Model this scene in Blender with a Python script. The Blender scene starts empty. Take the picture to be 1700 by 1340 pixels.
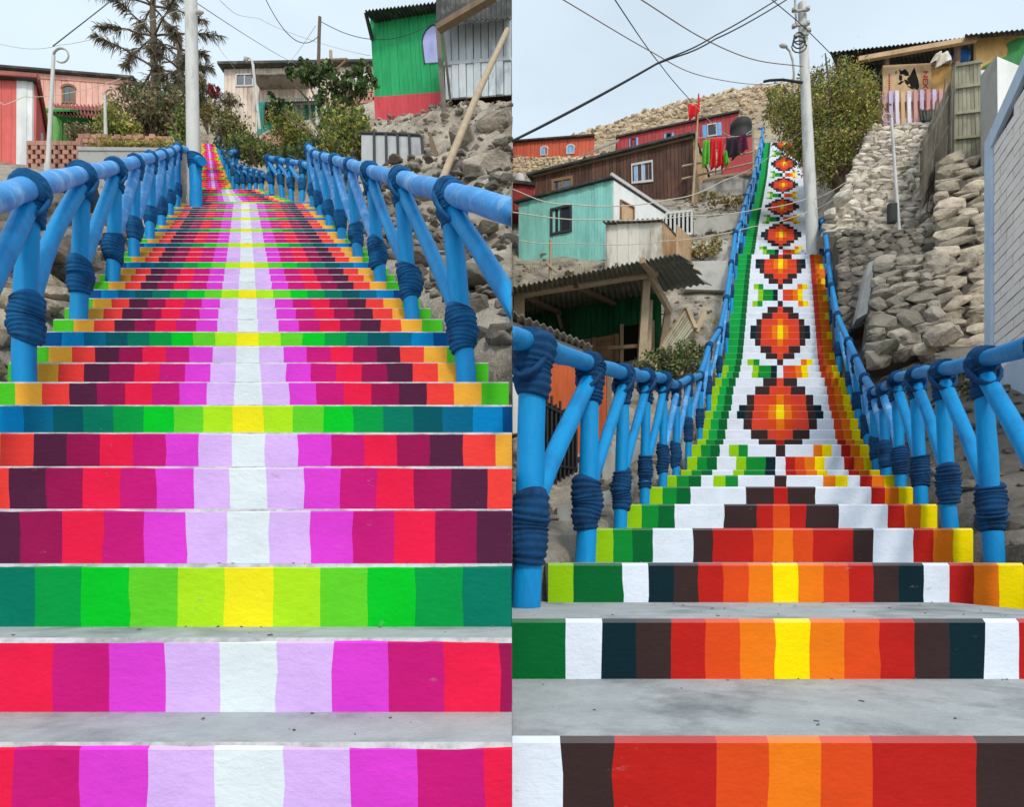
import bpy, bmesh, math, random
import numpy as np
from mathutils import Vector, Matrix, noise

V = Vector
SC = bpy.context.scene
COL = SC.collection
F = 1000.0          # focal length of the photograph in its own pixels
HZ = 930.0          # row of the horizon
CZ = 0.7            # eye height above the lowest ground


def P(px, py, z):
    """World point seen at (px, py) of the photograph at distance z."""
    return V(((px - 850.0) * z / F, z, CZ + (HZ - py) * z / F))


# ------------------------------------------------------------------ mesh builder
class MB:
    def __init__(s):
        s.v = []; s.f = []; s.m = []; s.c = []; s.sm = []

    def add(s, vs, fs, m=0, c=None, smooth=False):
        o = len(s.v)
        s.v.extend([tuple(p) for p in vs])
        for f in fs:
            s.f.append(tuple(i + o for i in f)); s.m.append(m); s.c.append(c); s.sm.append(smooth)

    def quad(s, a, b, c, d, m=0, col=None):
        s.add([a, b, c, d], [(0, 1, 2, 3)], m, col)

    def hexa(s, p, m=0, c=None):
        """p: 4 corners of one face then the 4 matching corners of the opposite face"""
        s.add(p, [(0, 1, 2, 3), (7, 6, 5, 4), (0, 4, 5, 1), (1, 5, 6, 2), (2, 6, 7, 3), (3, 7, 4, 0)], m, c)

    def slab(s, a, b, c, d, t, m=0, col=None):
        """quad with thickness vector t"""
        t = V(t)
        s.hexa([V(a), V(b), V(c), V(d), V(a) + t, V(b) + t, V(c) + t, V(d) + t], m, col)

    def box(s, lo, hi, m=0, c=None):
        x0, y0, z0 = lo; x1, y1, z1 = hi
        s.hexa([(x0, y0, z0), (x1, y0, z0), (x1, y0, z1), (x0, y0, z1),
                (x0, y1, z0), (x1, y1, z0), (x1, y1, z1), (x0, y1, z1)], m, c)

    def bar(s, a, b, w, h, m=0, up=(0, 0, 1)):
        a = V(a); b = V(b); d = (b - a).normalized()
        u = V(up)
        if abs(d.dot(u)) > .97: u = V((0, 1, 0))
        x = d.cross(u).normalized() * (w / 2); y = x.cross(d).normalized() * (h / 2)
        s.hexa([a - x - y, a + x - y, a + x + y, a - x + y, b - x - y, b + x - y, b + x + y, b - x + y], m)

    def tube(s, pts, rad, seg=10, m=0, caps=True, smooth=True):
        pts = [V(p) for p in pts]; n = len(pts)
        if not hasattr(rad, '__len__'): rad = [rad] * n
        vs = []; fs = []
        ref = None
        for i in range(n):
            t = (pts[min(i + 1, n - 1)] - pts[max(i - 1, 0)])
            if t.length < 1e-9: t = V((0, 0, 1))
            t.normalize()
            if ref is None:
                ref = V((1, 0, 0)) if abs(t.x) < .8 else V((0, 1, 0))
            x = (ref - t * ref.dot(t)).normalized(); y = t.cross(x); ref = x
            for k in range(seg):
                a = 2 * math.pi * k / seg
                vs.append(pts[i] + (x * math.cos(a) + y * math.sin(a)) * rad[i])
        for i in range(n - 1):
            for k in range(seg):
                k2 = (k + 1) % seg
                fs.append((i * seg + k, i * seg + k2, (i + 1) * seg + k2, (i + 1) * seg + k))
        s.add(vs, fs, m, None, smooth)
        if caps:
            s.add(vs[:seg], [tuple(range(seg))[::-1]], m)
            s.add(vs[-seg:], [tuple(range(seg))], m)

    def log(s, a, b, r, rng, seg=12, n=7, m=0, bend=.12, taper=.08):
        """a slightly crooked pole"""
        a = V(a); b = V(b); L = (b - a).length
        bx = V((rng.uniform(-1, 1), rng.uniform(-1, 1), rng.uniform(-1, 1))) * bend * r * 1.4
        pts = []; rad = []
        for i in range(n + 1):
            t = i / n
            j = V((rng.uniform(-1, 1), rng.uniform(-1, 1), rng.uniform(-1, 1))) * r * .05
            pts.append(a.lerp(b, t) + bx * math.sin(math.pi * t) + (j if 0 < i < n else V()))
            rad.append(r * (1 + taper * (.5 - t)) * rng.uniform(.965, 1.035))
        s.tube(pts, rad, seg, m)

    def rope(s, a, b, r0, r1, rings, seg=12, m=0, depth=.012, rmid=None, rng=random):
        """rope wound tightly round a pole: a ribbed sleeve"""
        a = V(a); b = V(b)
        pts = []; rad = []
        ns = rings * 4
        jr = [rng.uniform(-.005, .005) for _ in range(rings + 1)]; wp = rng.uniform(-.06, .06); skew = V((rng.uniform(-1, 1), rng.uniform(-1, 1), 0)) * .006
        pts.append(a); rad.append(r0 * .55)
        for i in range(ns + 1):
            t = i / ns
            rr = r0 + (r1 - r0) * t
            if rmid is not None: rr += (rmid - (r0 + r1) / 2) * math.sin(math.pi * t)
            ph = (t * rings) % 1.0
            rr += jr[min(int(t * rings), rings)] * min(1, depth / .008)
            pts.append(a.lerp(b, t + wp * math.sin(math.pi * 2 * t)) + skew * math.sin(t * 9)); rad.append(rr + depth * (abs(math.sin(math.pi * t * rings)) - .5) + rng.uniform(-.0015, .0015))
        pts.append(b); rad.append(r1 * .55)
        # avoid zero length tangents at the ends
        d = (b - a).normalized() * .002
        pts[0] = a - d; pts[-1] = b + d
        s.tube(pts, rad, seg, m)

    def build(s, name, mats, parent=None, shade=None):
        me = bpy.data.meshes.new(name)
        off = V((0, 0, 0)) if parent is None else world_loc(parent)
        me.from_pydata([(v[0] - off.x, v[1] - off.y, v[2] - off.z) for v in s.v], [], s.f)
        if not isinstance(mats, (list, tuple)): mats = [mats]
        for m in mats: me.materials.append(m)
        me.polygons.foreach_set('material_index', s.m)
        me.polygons.foreach_set('use_smooth', [bool(x) if shade is None else shade for x in s.sm])
        if any(c is not None for c in s.c):
            at = me.color_attributes.new('paint', 'FLOAT_COLOR', 'CORNER')
            dat = []
            for f, c in zip(s.f, s.c):
                c = c or (.3, .3, .3)
                for _ in f: dat.extend((c[0], c[1], c[2], 1.0))
            at.data.foreach_set('color', dat)
        me.update()
        o = bpy.data.objects.new(name, me); COL.objects.link(o)
        if parent is not None: o.parent = parent
        return o


WL = {}


def world_loc(o):
    l = V((0, 0, 0))
    while o is not None:
        l += o.location; o = o.parent
    return l


def tag(o, label, cat, group=None, kind=None):
    if label: o['label'] = label
    if cat: o['category'] = cat
    if group: o['group'] = group
    if kind: o['kind'] = kind
    return o


def thing(name, label, cat, loc, group=None):
    o = bpy.data.objects.new(name, None); COL.objects.link(o)
    o.empty_display_size = .2
    o.location = V(loc)
    return tag(o, label, cat, group)


# ------------------------------------------------------------------ materials
def srgb(h):
    if isinstance(h, str):
        h = [int(h[i:i + 2], 16) / 255 for i in (0, 2, 4)]
    return tuple((c / 12.92 if c <= .04045 else ((c + .055) / 1.055) ** 2.4) for c in h)


def mat(name, col, rough=.8, var=.18, scale=6.0, bump=.25, bscale=40.0, island=0.0, col2=None, c2amt=.5, c2scale=3.0,
        c2pos=None, attr=False, stretch=(1, 1, 1), spec=.3, metal=0.0, hue=0.0, bdist=.01, c2stretch=None):
    m = bpy.data.materials.new(name); m.use_nodes = True
    nt = m.node_tree; N = nt.nodes; L = nt.links
    for n in list(N): N.remove(n)
    out = N.new('ShaderNodeOutputMaterial'); bs = N.new('ShaderNodeBsdfPrincipled')
    L.new(bs.outputs[0], out.inputs[0])
    bs.inputs['Roughness'].default_value = rough
    bs.inputs['Metallic'].default_value = metal
    if 'Specular IOR Level' in bs.inputs: bs.inputs['Specular IOR Level'].default_value = spec
    tc = N.new('ShaderNodeTexCoord'); mp = N.new('ShaderNodeMapping')
    mp.inputs['Scale'].default_value = stretch
    L.new(tc.outputs['Object'], mp.inputs[0])
    if attr:
        a = N.new('ShaderNodeAttribute'); a.attribute_name = 'paint'; src = a.outputs['Color']
    else:
        r = N.new('ShaderNodeRGB'); r.outputs[0].default_value = (*srgb(col), 1); src = r.outputs[0]
    if col2 is not None:
        n2 = N.new('ShaderNodeTexNoise'); n2.inputs['Scale'].default_value = c2scale; n2.inputs['Detail'].default_value = 8
        n2.inputs['Roughness'].default_value = .65
        if c2stretch:
            mp2 = N.new('ShaderNodeMapping'); mp2.inputs['Scale'].default_value = c2stretch
            L.new(tc.outputs['Object'], mp2.inputs[0]); L.new(mp2.outputs[0], n2.inputs['Vector'])
        else:
            L.new(mp.outputs[0], n2.inputs['Vector'])
        rp = N.new('ShaderNodeValToRGB')
        rp.color_ramp.elements[0].position = .62 - c2amt * .25; rp.color_ramp.elements[1].position = .72 - c2amt * .1
        if c2pos: rp.color_ramp.elements[0].position, rp.color_ramp.elements[1].position = c2pos
        L.new(n2.outputs[0], rp.inputs[0])
        mx = N.new('ShaderNodeMix'); mx.data_type = 'RGBA'
        L.new(rp.outputs[0], mx.inputs['Factor']); L.new(src, mx.inputs['A'])
        mx.inputs['B'].default_value = (*srgb(col2), 1)
        src = mx.outputs['Result']
    n1 = N.new('ShaderNodeTexNoise'); n1.inputs['Scale'].default_value = scale; n1.inputs['Detail'].default_value = 9
    n1.inputs['Roughness'].default_value = .68
    L.new(mp.outputs[0], n1.inputs['Vector'])
    mr = N.new('ShaderNodeMapRange'); mr.inputs['From Min'].default_value = .25; mr.inputs['From Max'].default_value = .75
    mr.inputs['To Min'].default_value = 1 - var; mr.inputs['To Max'].default_value = 1 + var
    L.new(n1.outputs[0], mr.inputs['Value'])
    hs = N.new('ShaderNodeHueSaturation')
    L.new(src, hs.inputs['Color'])
    val = mr.outputs[0]
    if island:
        g = N.new('ShaderNodeNewGeometry')
        mi = N.new('ShaderNodeMapRange'); mi.inputs['To Min'].default_value = 1 - island; mi.inputs['To Max'].default_value = 1 + island
        L.new(g.outputs['Random Per Island'], mi.inputs['Value'])
        mu = N.new('ShaderNodeMath'); mu.operation = 'MULTIPLY'
        L.new(val, mu.inputs[0]); L.new(mi.outputs[0], mu.inputs[1]); val = mu.outputs[0]
        if hue:
            wn = N.new('ShaderNodeTexWhiteNoise'); wn.noise_dimensions = '1D'
            L.new(g.outputs['Random Per Island'], wn.inputs['W'])
            mh = N.new('ShaderNodeMapRange'); mh.inputs['To Min'].default_value = .5 - hue; mh.inputs['To Max'].default_value = .5 + hue
            L.new(wn.outputs['Value'], mh.inputs['Value']); L.new(mh.outputs[0], hs.inputs['Hue'])
    L.new(val, hs.inputs['Value'])
    L.new(hs.outputs[0], bs.inputs['Base Color'])
    if bump:
        nb = N.new('ShaderNodeTexNoise'); nb.inputs['Scale'].default_value = bscale; nb.inputs['Detail'].default_value = 7
        nb.inputs['Roughness'].default_value = .65
        L.new(mp.outputs[0], nb.inputs['Vector'])
        b = N.new('ShaderNodeBump'); b.inputs['Strength'].default_value = bump; b.inputs['Distance'].default_value = bdist
        L.new(nb.outputs[0], b.inputs['Height']); L.new(b.outputs[0], bs.inputs['Normal'])
    return m


M = {}
def mk(k, *a, **kw): M[k] = mat(k, *a, **kw)

mk('step_paint', 'ffffff', .72, .13, 4, .45, 40, attr=True, bdist=.008, spec=.08, col2='8f8b89', c2scale=11, c2pos=(.67, .80), stretch=(1, 1, 1.6))
mk('concrete', 'abafb0', .9, .2, 9, .5, 70, col2='84888a', c2amt=.5, c2scale=3.5, spec=.15)
mk('concrete_wall', 'b9b7b0', .9, .14, 3, .4, 40, col2='9a968e', c2amt=.55)
mk('blue_pole', '008fd0', .5, .12, 5, .5, 22, col2='0a78b8', c2amt=.5, c2scale=6, spec=.25, stretch=(1, 1, .35))
mk('blue_rail', '3a92d8', .5, .16, 6, .6, 20, col2='86bbe8', c2amt=.5, c2scale=7, spec=.3)
mk('blue_rail_deep', '0383c4', .5, .16, 6, .6, 20, col2='2b8aca', c2amt=.5, c2scale=7, spec=.3)
mk('blue_rope', '0f5d92', .85, .25, 14, .7, 160, col2='0d3f6a', c2amt=.6, c2scale=12)
mk('dark_rope', '0f4674', .88, .25, 14, .7, 160, col2='0b2e50', c2amt=.6, c2scale=12)
mk('dirt', 'b6ac9d', .95, .34, 3.5, 1.0, 11, col2='7b7264', c2amt=.6, c2scale=2.2, bdist=.10)
mk('rock_bank', 'cabeac', .95, .30, 1.7, 1.0, 9, col2='857a6c', c2amt=.6, c2scale=1.1, bdist=.13)
mk('dark_dirt', '746d65', .95, .3, 2.4, .9, 12, col2='59534c', c2amt=.6, c2scale=1.3, bdist=.06)
mk('hill', 'b6a48c', .95, .3, 1.0, 1.0, 4, col2='8f806b', c2amt=.6, c2scale=.6, bdist=.2)
mk('stone', 'b6a995', .95, .32, 5, 1.0, 13, island=.32, hue=.014, bdist=.05, col2='7f7465', c2amt=.5, c2scale=4)
mk('stone_dark', '7d766c', .95, .32, 5, 1.0, 13, island=.34, hue=.014, bdist=.05, col2='5f584f', c2amt=.5, c2scale=4)
mk('stone_mid', '9a9184', .95, .32, 5, 1.0, 13, island=.34, hue=.014, bdist=.05, col2='736b60', c2amt=.5, c2scale=4)
mk('stone_pale', 'd6ccbd', .95, .28, 5, 1.0, 13, island=.3, hue=.014, bdist=.05, col2='b0a594', c2amt=.5, c2scale=4)
mk('stone_hill', 'bfab8f', .9, .2, 3, .6, 12, island=.35, hue=.015, bdist=.03)
mk('mortar', '544e47', .95, .25, 5, .8, 30)  # dark joint colour; shading between the stones is put into it
mk('mortar_pale', 'ada292', .95, .2, 5, .8, 30)
mk('white_pole', 'cfcfcb', .6, .1, 6, .3, 30, col2='a9aaa8', c2amt=.45, c2scale=5, stretch=(1, 1, .25))
mk('grey_pole', 'b7b3ac', .6, .2, 6, .3, 30, col2='837d74', c2amt=.5, c2scale=5)
mk('old_wood', '826e58', .8, .25, 7, .5, 30, stretch=(1, 1, .2), island=.15)
mk('pale_wood', 'b09d80', .8, .22, 7, .5, 30, island=.15)
mk('bamboo', 'b39f82', .65, .2, 8, .4, 30)
mk('dark_metal', '2c2e2e', .6, .2, 8, .3, 40)
mk('wire_dark', '343b42', .7, .1, 8, 0)
mk('wire_brown', '8d7468', .7, .1, 8, 0)
mk('wire_pale', 'd9cfbd', .8, .1, 8, 0)
mk('roof_dark', '3d3f3d', .7, .35, 5, .4, 30, island=.12, col2='6a675e', c2amt=.5)
mk('roof_olive', '77776a', .75, .3, 4, .4, 30, col2='96917f', c2amt=.5)
mk('roof_grey', '8b857b', .75, .25, 4, .4, 30, col2='625c52', c2amt=.5)
mk('red_roof', 'a4605a', .75, .25, 4, .4, 30, col2='7a4640', c2amt=.4)
mk('glass', '5a6572', .12, .15, 2, 0, spec=.6)
mk('glass_dark', '2f343c', .15, .2, 2, 0, spec=.6)
mk('glass_blue', '8fb2d4', .15, .2, 2, 0, spec=.6)
mk('dark_fill', '15130f', .9, .2, 2, 0)  # near-black: shade inside openings put into colour; also black drawing paint
mk('frame_pale', 'c9c9c6', .6, .1, 6, .2)
mk('frame_wood', '8c6a4c', .7, .2, 6, .3)
mk('frame_dark', '3b3d40', .6, .2, 6, .3)


def paintwall(k, c, c2=None, isl=.06, var=.17, amt=.55, rough=.75):
    mk(k, c, rough, var, 5, .3, 30, island=isl, col2=c2, c2amt=amt, c2scale=3, stretch=(1, 1, .35))

paintwall('w_salmon', 'e8b4a4', 'd79c8c')
paintwall('w_coral', 'df6f68', 'cc5d58')
paintwall('w_offwhite', 'e3e6e6', 'cdd0d0')
paintwall('w_green_small', '6fae5c', '5b9a4c')
paintwall('w_beige', 'dccabb', 'b09c90', .12)
paintwall('w_teal', '2f8f80', '247a6d')
paintwall('w_green', '2fae6a', '229a5c', .05)
paintwall('w_redband', 'd9525a', 'c8484f', .06)
paintwall('w_greyplank', 'cdd5da', '98a0a6', .1, .16, .45)
paintwall('w_orange', 'd3664c', 'bd5740', .08)
paintwall('w_red', 'b3484a', '9c3d40', .08)
paintwall('w_brown', '5f4237', '472f28', .30, .25)
paintwall('w_turq', '94d9d0', '83c6bd', .05)
paintwall('w_white', 'eef0ee', 'd9dad6', .04, .06)
paintwall('w_ply', 'e6e1d5', 'a89a86', .1, .14, .5)
paintwall('w_plywarm', 'c9a985', 'b08f68', .08)
paintwall('w_dkgreen', '1f6a40', '17512f', .12)
paintwall('w_rustgate', 'c25f33', 'a2461f', .25, .25)
paintwall('w_gateplank', 'a5a089', '857f6b', .16, .2)
paintwall('w_osb', 'd8b071', 'b98c4f', .1, .25)
paintwall('w_tarp', '3d8a4c', '2f7440', .0, .2)
paintwall('w_pallet', 'd9c3cf', 'c9907f', .22, .15)
paintwall('w_fencedark', '6e675c', '4f483e', .25, .2)
paintwall('shutter_blue', '7db4ea', '6ea4da', .05)
paintwall('lavender', 'b9bff0', 'a9afe2', .03)
paintwall('border_blue', 'c9dbee', 'a9c4e2', .0, .1, .5)
paintwall('w_whitebrick', 'fff6ee', 'f6ebe2', .04, .05, .4)
paintwall('brick', 'b98a78', '9d7263', .14, .15)
paintwall('w_boards', '9b7d5f', '7d6047', .15)
paintwall('metal_panel', 'c0c2c3', '9b9da0', .03)

LEAF = {}
def leafmat(k, c, hue=.03, isl=.45):
    m = mat('leaf_' + k, c, .6, .15, 2, 0, island=isl, hue=hue, spec=.25)
    bs = [n for n in m.node_tree.nodes if n.type == 'BSDF_PRINCIPLED'][0]
    # leaves let some light through
    nt = m.node_tree; out = [n for n in nt.nodes if n.type == 'OUTPUT_MATERIAL'][0]
    tr = nt.nodes.new('ShaderNodeBsdfTranslucent'); ad = nt.nodes.new('ShaderNodeMixShader'); ad.inputs[0].default_value = .3
    src = bs.inputs['Base Color'].links[0].from_socket
    nt.links.new(src, tr.inputs[0]); nt.links.new(bs.outputs[0], ad.inputs[1]); nt.links.new(tr.outputs[0], ad.inputs[2])
    nt.links.new(ad.outputs[0], out.inputs[0])
    LEAF[k] = m
leafmat('olive', 'a5a053', .045)
leafmat('green', '6d8b48', .035)
leafmat('dark', '5a6746', .03)
leafmat('yellow', 'bdb560', .03)
leafmat('brown', '9a8468', .02)
leafmat('pine', '807763', .03, .35)
leafmat('straw', 'b8a67d', .02)
leafmat('redflower', 'c0303e', .02, .3)
mk('bark', '6d5f51', .9, .3, 8, .8, 25)
mk('bark_pale', 'a99f92', .9, .25, 8, .6, 25)


# ------------------------------------------------------------------ shape helpers
def lerp2(q, u, v):
    bl, br, tr, tl = q
    return bl.lerp(br, u).lerp(tl.lerp(tr, u), v)


def qnorm(q):
    n = (q[1] - q[0]).cross(q[3] - q[0]).normalized()
    return n if n.y < 0 else -n    # towards the viewer's side


def planks(mb, q, n, th, rng, gap=.06, m=0, jit=.25, rows=1, horizontal=False, u0=0, u1=1, v0=0, v1=1):
    """a wall of boards on quad q=(bl,br,tr,tl); boards stand proud by th towards the normal"""
    nm = qnorm(q)
    for k in range(n):
        a = k / n; b = (k + 1) / n
        g = gap / n
        off = nm * (th * (1 + rng.uniform(-jit, jit)))
        if horizontal:
            A = lerp2(q, u0, v0 + (v1 - v0) * (a + g / 2)); B = lerp2(q, u1, v0 + (v1 - v0) * (a + g / 2))
            C = lerp2(q, u1, v0 + (v1 - v0) * (b - g / 2)); D = lerp2(q, u0, v0 + (v1 - v0) * (b - g / 2))
        else:
            A = lerp2(q, u0 + (u1 - u0) * (a + g / 2), v0); B = lerp2(q, u0 + (u1 - u0) * (b - g / 2), v0)
            C = lerp2(q, u0 + (u1 - u0) * (b - g / 2), v1); D = lerp2(q, u0 + (u1 - u0) * (a + g / 2), v1)
        mb.hexa([A + off, B + off, C + off, D + off, A, B, C, D], m)


def corrugated(mb, q, n, amp, th, m=0, per=6, ragged=0, rng=random):
    """corrugated sheet over quad q; waves run along u, ridges along v"""
    nm = (q[1] - q[0]).cross(q[3] - q[0]).normalized()
    if nm.z < 0: nm = -nm
    tot = n * per
    top = []; bot = []
    for side in (0, 1):
        for i in range(tot + 1):
            u = i / tot
            vv = side
            if ragged and side == 0: vv = -rng.uniform(0, ragged)
            p = lerp2(q, u, vv) + nm * amp * math.sin(2 * math.pi * n * u)
            top.append(p); bot.append(p - nm * th)
    k = tot + 1
    vs = top + bot
    fs = []
    o = 2 * k
    for i in range(tot):
        fs.append((i, i + 1, k + i + 1, k + i))
        fs.append((o + i + 1, o + i, o + k + i, o + k + i + 1))
        fs.append((i + 1, i, o + i, o + i + 1))
        fs.append((k + i, k + i + 1, o + k + i + 1, o + k + i))
    fs.append((0, k, o + k, o)); fs.append((tot, o + tot, o + k + tot, k + tot))
    mb.add(vs, fs, m)


_rt = []
def _templates():
    rng = random.Random(5)
    for k in range(16):
        bm = bmesh.new()
        n = rng.choice((14, 18, 22, 26))
        for i in range(n):
            d = V((rng.gauss(0, 1), rng.gauss(0, 1), rng.gauss(0, 1))).normalized()
            # squarish blocks
            s = 1 / max(abs(d.x), abs(d.y), abs(d.z))
            d = d * (1 + (s - 1) * rng.uniform(.3, .75)) * rng.uniform(.88, 1.0)
            bm.verts.new(d)
        bmesh.ops.convex_hull(bm, input=bm.verts)
        loose = [v for v in bm.verts if not v.link_faces]
        bmesh.ops.delete(bm, geom=loose, context='VERTS')
        bmesh.ops.bevel(bm, geom=list(bm.edges), offset=.07, segments=1, affect='EDGES', profile=.5, clamp_overlap=True)
        for v in bm.verts:
            if v.co.length > 1.45: v.co *= 1.45 / v.co.length
        bm.verts.index_update()
        _rt.append(([v.co.copy() for v in bm.verts], [tuple(v.index for v in f.verts) for f in bm.faces]))
        bm.free()
_templates()


def rock(mb, c, sx, sy, sz, rng, m=0, rot=True, ax=None):
    vs, fs = _rt[rng.randrange(len(_rt))]
    if ax is None:
        R = Matrix.Rotation(rng.uniform(0, 6.28), 3, 'Z') @ Matrix.Rotation(rng.uniform(-.4, .4) if rot else 0, 3, 'X')
    else:
        x, y, z = ax
        R = Matrix((x, y, z)).transposed() @ Matrix.Rotation(rng.uniform(-.25, .25), 3, 'Z')
    c = V(c)
    mb.add([c + R @ V((v.x * sx, v.y * sy, v.z * sz)) for v in vs], fs, m)


def stonewall(mb, q, h0, rng, m=0, depth=.12, back=1, wmul=1.5, jit=.25, bulge=.0):
    """courses of rough stones laid over quad q, on a mortar backing (material index back)"""
    nm = qnorm(q)
    H = ((q[3] - q[0]).length + (q[2] - q[1]).length) / 2
    W = ((q[1] - q[0]).length + (q[2] - q[3]).length) / 2
    mb.slab(q[0], q[1], q[2], q[3], -nm * .25, back)
    v = 0.0
    x = (q[1] - q[0]).normalized(); z = nm; y = z.cross(x).normalized(); 
    while v < 1:
        hh = h0 * rng.uniform(.6, 1.45); dv = hh / H
        u = -rng.uniform(0, .05)
        while u < 1:
            ww = h0 * wmul * rng.uniform(.55, 1.5); du = ww / W
            uc = min(max(u + du / 2, 0), 1); vc = min(v + dv / 2 + rng.uniform(-.15, .15) * dv, 1)
            if rng.random() < .18:
                for s in (-1, 1):
                    c = lerp2(q, uc, min(max(vc + s * dv * .25, 0), 1)) + nm * depth * rng.uniform(.0, .35)
                    rock(mb, c, ww * .5, hh * .28, depth * rng.uniform(.8, 1.1), rng, m, ax=(x, y, z))
            else:
                c = lerp2(q, uc, vc) + nm * depth * rng.uniform(-.1, .35)
                rock(mb, c, ww * .54, hh * .56, depth * rng.uniform(.8, 1.3), rng, m, ax=(x, y, z))
            u += du
        v += dv


def leaves(mb, blobs, n, size, rng, m=0, aspect=.45, shell=.55, up=.2, mats=None):
    """n small leaf faces spread through ellipsoids (centre, (rx,ry,rz), weight)"""
    tot = sum(b[2] for b in blobs)
    for c, r, w in blobs:
        c = V(c)
        k = int(n * w / tot)
        # sub-clumps leave gaps between them
        nc = max(6, k // 26)
        cl = []
        for _ in range(nc):
            d = V((rng.gauss(0, 1), rng.gauss(0, 1), rng.gauss(0, 1))).normalized() * (rng.random() ** (1 - shell))
            cl.append((c + V((d.x * r[0], d.y * r[1], d.z * r[2])), rng.uniform(.14, .42)))
        for _ in range(k):
            cc, cr = cl[rng.randrange(nc)]
            p = cc + V((rng.gauss(0, .6) * r[0], rng.gauss(0, .6) * r[1], rng.gauss(0, .6) * r[2])) * cr
            d = V((rng.gauss(0, 1), rng.gauss(0, 1), rng.gauss(up, 1))).normalized()
            e = d.cross(V((rng.gauss(0, 1), rng.gauss(0, 1), rng.gauss(0, 1)))).normalized()
            L = size * rng.uniform(.6, 1.4); wd = L * aspect
            mi = m if mats is None else rng.choice(mats)
            mb.add([p - d * L / 2, p + e * wd / 2, p + d * L / 2, p - e * wd / 2], [(0, 1, 2, 3)], mi)


def branches(mb, base, tips, r0, rng, seg=6, wob=.12):
    base = V(base)
    for t in tips:
        t = V(t); L = (t - base).length
        pts = [base]; rad = [r0]
        n = 6
        for i in range(1, n + 1):
            f = i / n
            p = base.lerp(t, f) + V((rng.uniform(-1, 1), rng.uniform(-1, 1), rng.uniform(-.4, 1))) * wob * L * (1 - abs(2 * f - 1)) * .5
            pts.append(p); rad.append(r0 * (1 - .85 * f))
        mb.tube(pts, rad, seg)
# ------------------------------------------------------------------ the two stairways
def hexes(s): return {k: srgb(v) for k, v in s.items()}

LC = hexes(dict(w='dfe8ec', l='d9b4f1', m='dd3fd0', p='c81a78', r='ea1f49', a='9a1650', b='54223f', o='f2413c', e='f3ae3c', g='4cc326',
                y='f0e41e', i='aee320', j='62cf2a', k='02c428', d='029a42', t='02775e', q='025660', s='02688c', u='0286c6', n='02508c'))
RC = hexes(dict(Y='fbe000', O='ee7a17', r='dc4a1c', R='b8211c', B='3b2a2a', N='0d2730', W='e2e9f5', G='0f8a34', D='04642f', L='93c612', V='dc4530', H='12a347'))


def hl(i): return .16 * (i - 2) - .01
def zl(i): return 1.08 + .2255 * i
def xcl(z): return ((414 - 7 * min(1, z / 9)) - 850) * z / F

RZ = [(-1, .55), (0, 1.16), (1, 1.73), (2, 2.405), (3, 3.01), (4, 3.67), (5, 4.33), (6, 4.93), (7, 5.75), (8, 6.15), (9, 6.45), (10, 6.9),
      (11, 7.15), (12, 7.35), (13, 7.65), (14, 8.0), (15, 8.15), (16, 8.4), (17, 8.68)]
RY = [1400, 1225, 1028, 935, 877, 837, 808, 789, 780, 758, 738, 729, 713, 695, 682, 672, 655, 641, 627]
RT = []
for (i, z), y in zip(RZ, RY):
    RT.append([z, (HZ - y) * z / F])
RT[0][1] = -.52
_n = [0, 1, 4, 12, 16, 21, 22, 34, 46, 58, 70, 78]
_z = [8.68, 8.95, 9.62, 10.83, 11.43, 12.2, 12.6, 14.94, 17.33, 19.6, 21.6, 22.9]
for n in range(1, 79):
    RT.append([float(np.interp(n, _n, _z)), 2.63 + .17 * n])
RT.append([23.15, 2.63 + .17 * 79])
RZA = np.array([a[0] for a in RT]); RHA = np.array([a[1] for a in RT])


def xcr(z):
    return (float(np.interp(z, [1.16, 1.73, 2.4, 3, 3.7, 4.5, 9, 12.4, 14.8, 17.2, 19.4, 22.9],
                            [1320, 1316, 1305, 1300, 1297, 1296, 1295, 1296, 1297, 1299, 1301, 1303])) - 850) * z / F


def hwr(z): return float(np.interp(z, [8.6, 9.0, 12.2, 12.6, 23], [.95, .88, .86, .82, .78]))
HWL = 1.15


def step_l(z):
    i = min(max(math.floor((z - 1.08) / .2255 + 1e-6), -2), 38)
    return hl(i)


def step_r(z):
    k = int(np.searchsorted(RZA, z + 1e-6)) - 1
    return float(RHA[max(k, 0)])


def smooth_l(z): return .16 * ((min(z, 9.7) - 1.08) / .2255 - 2) - .01 if z > .5 else -.45
def smooth_r(z): return float(np.interp(z, RZA, RHA))


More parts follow.
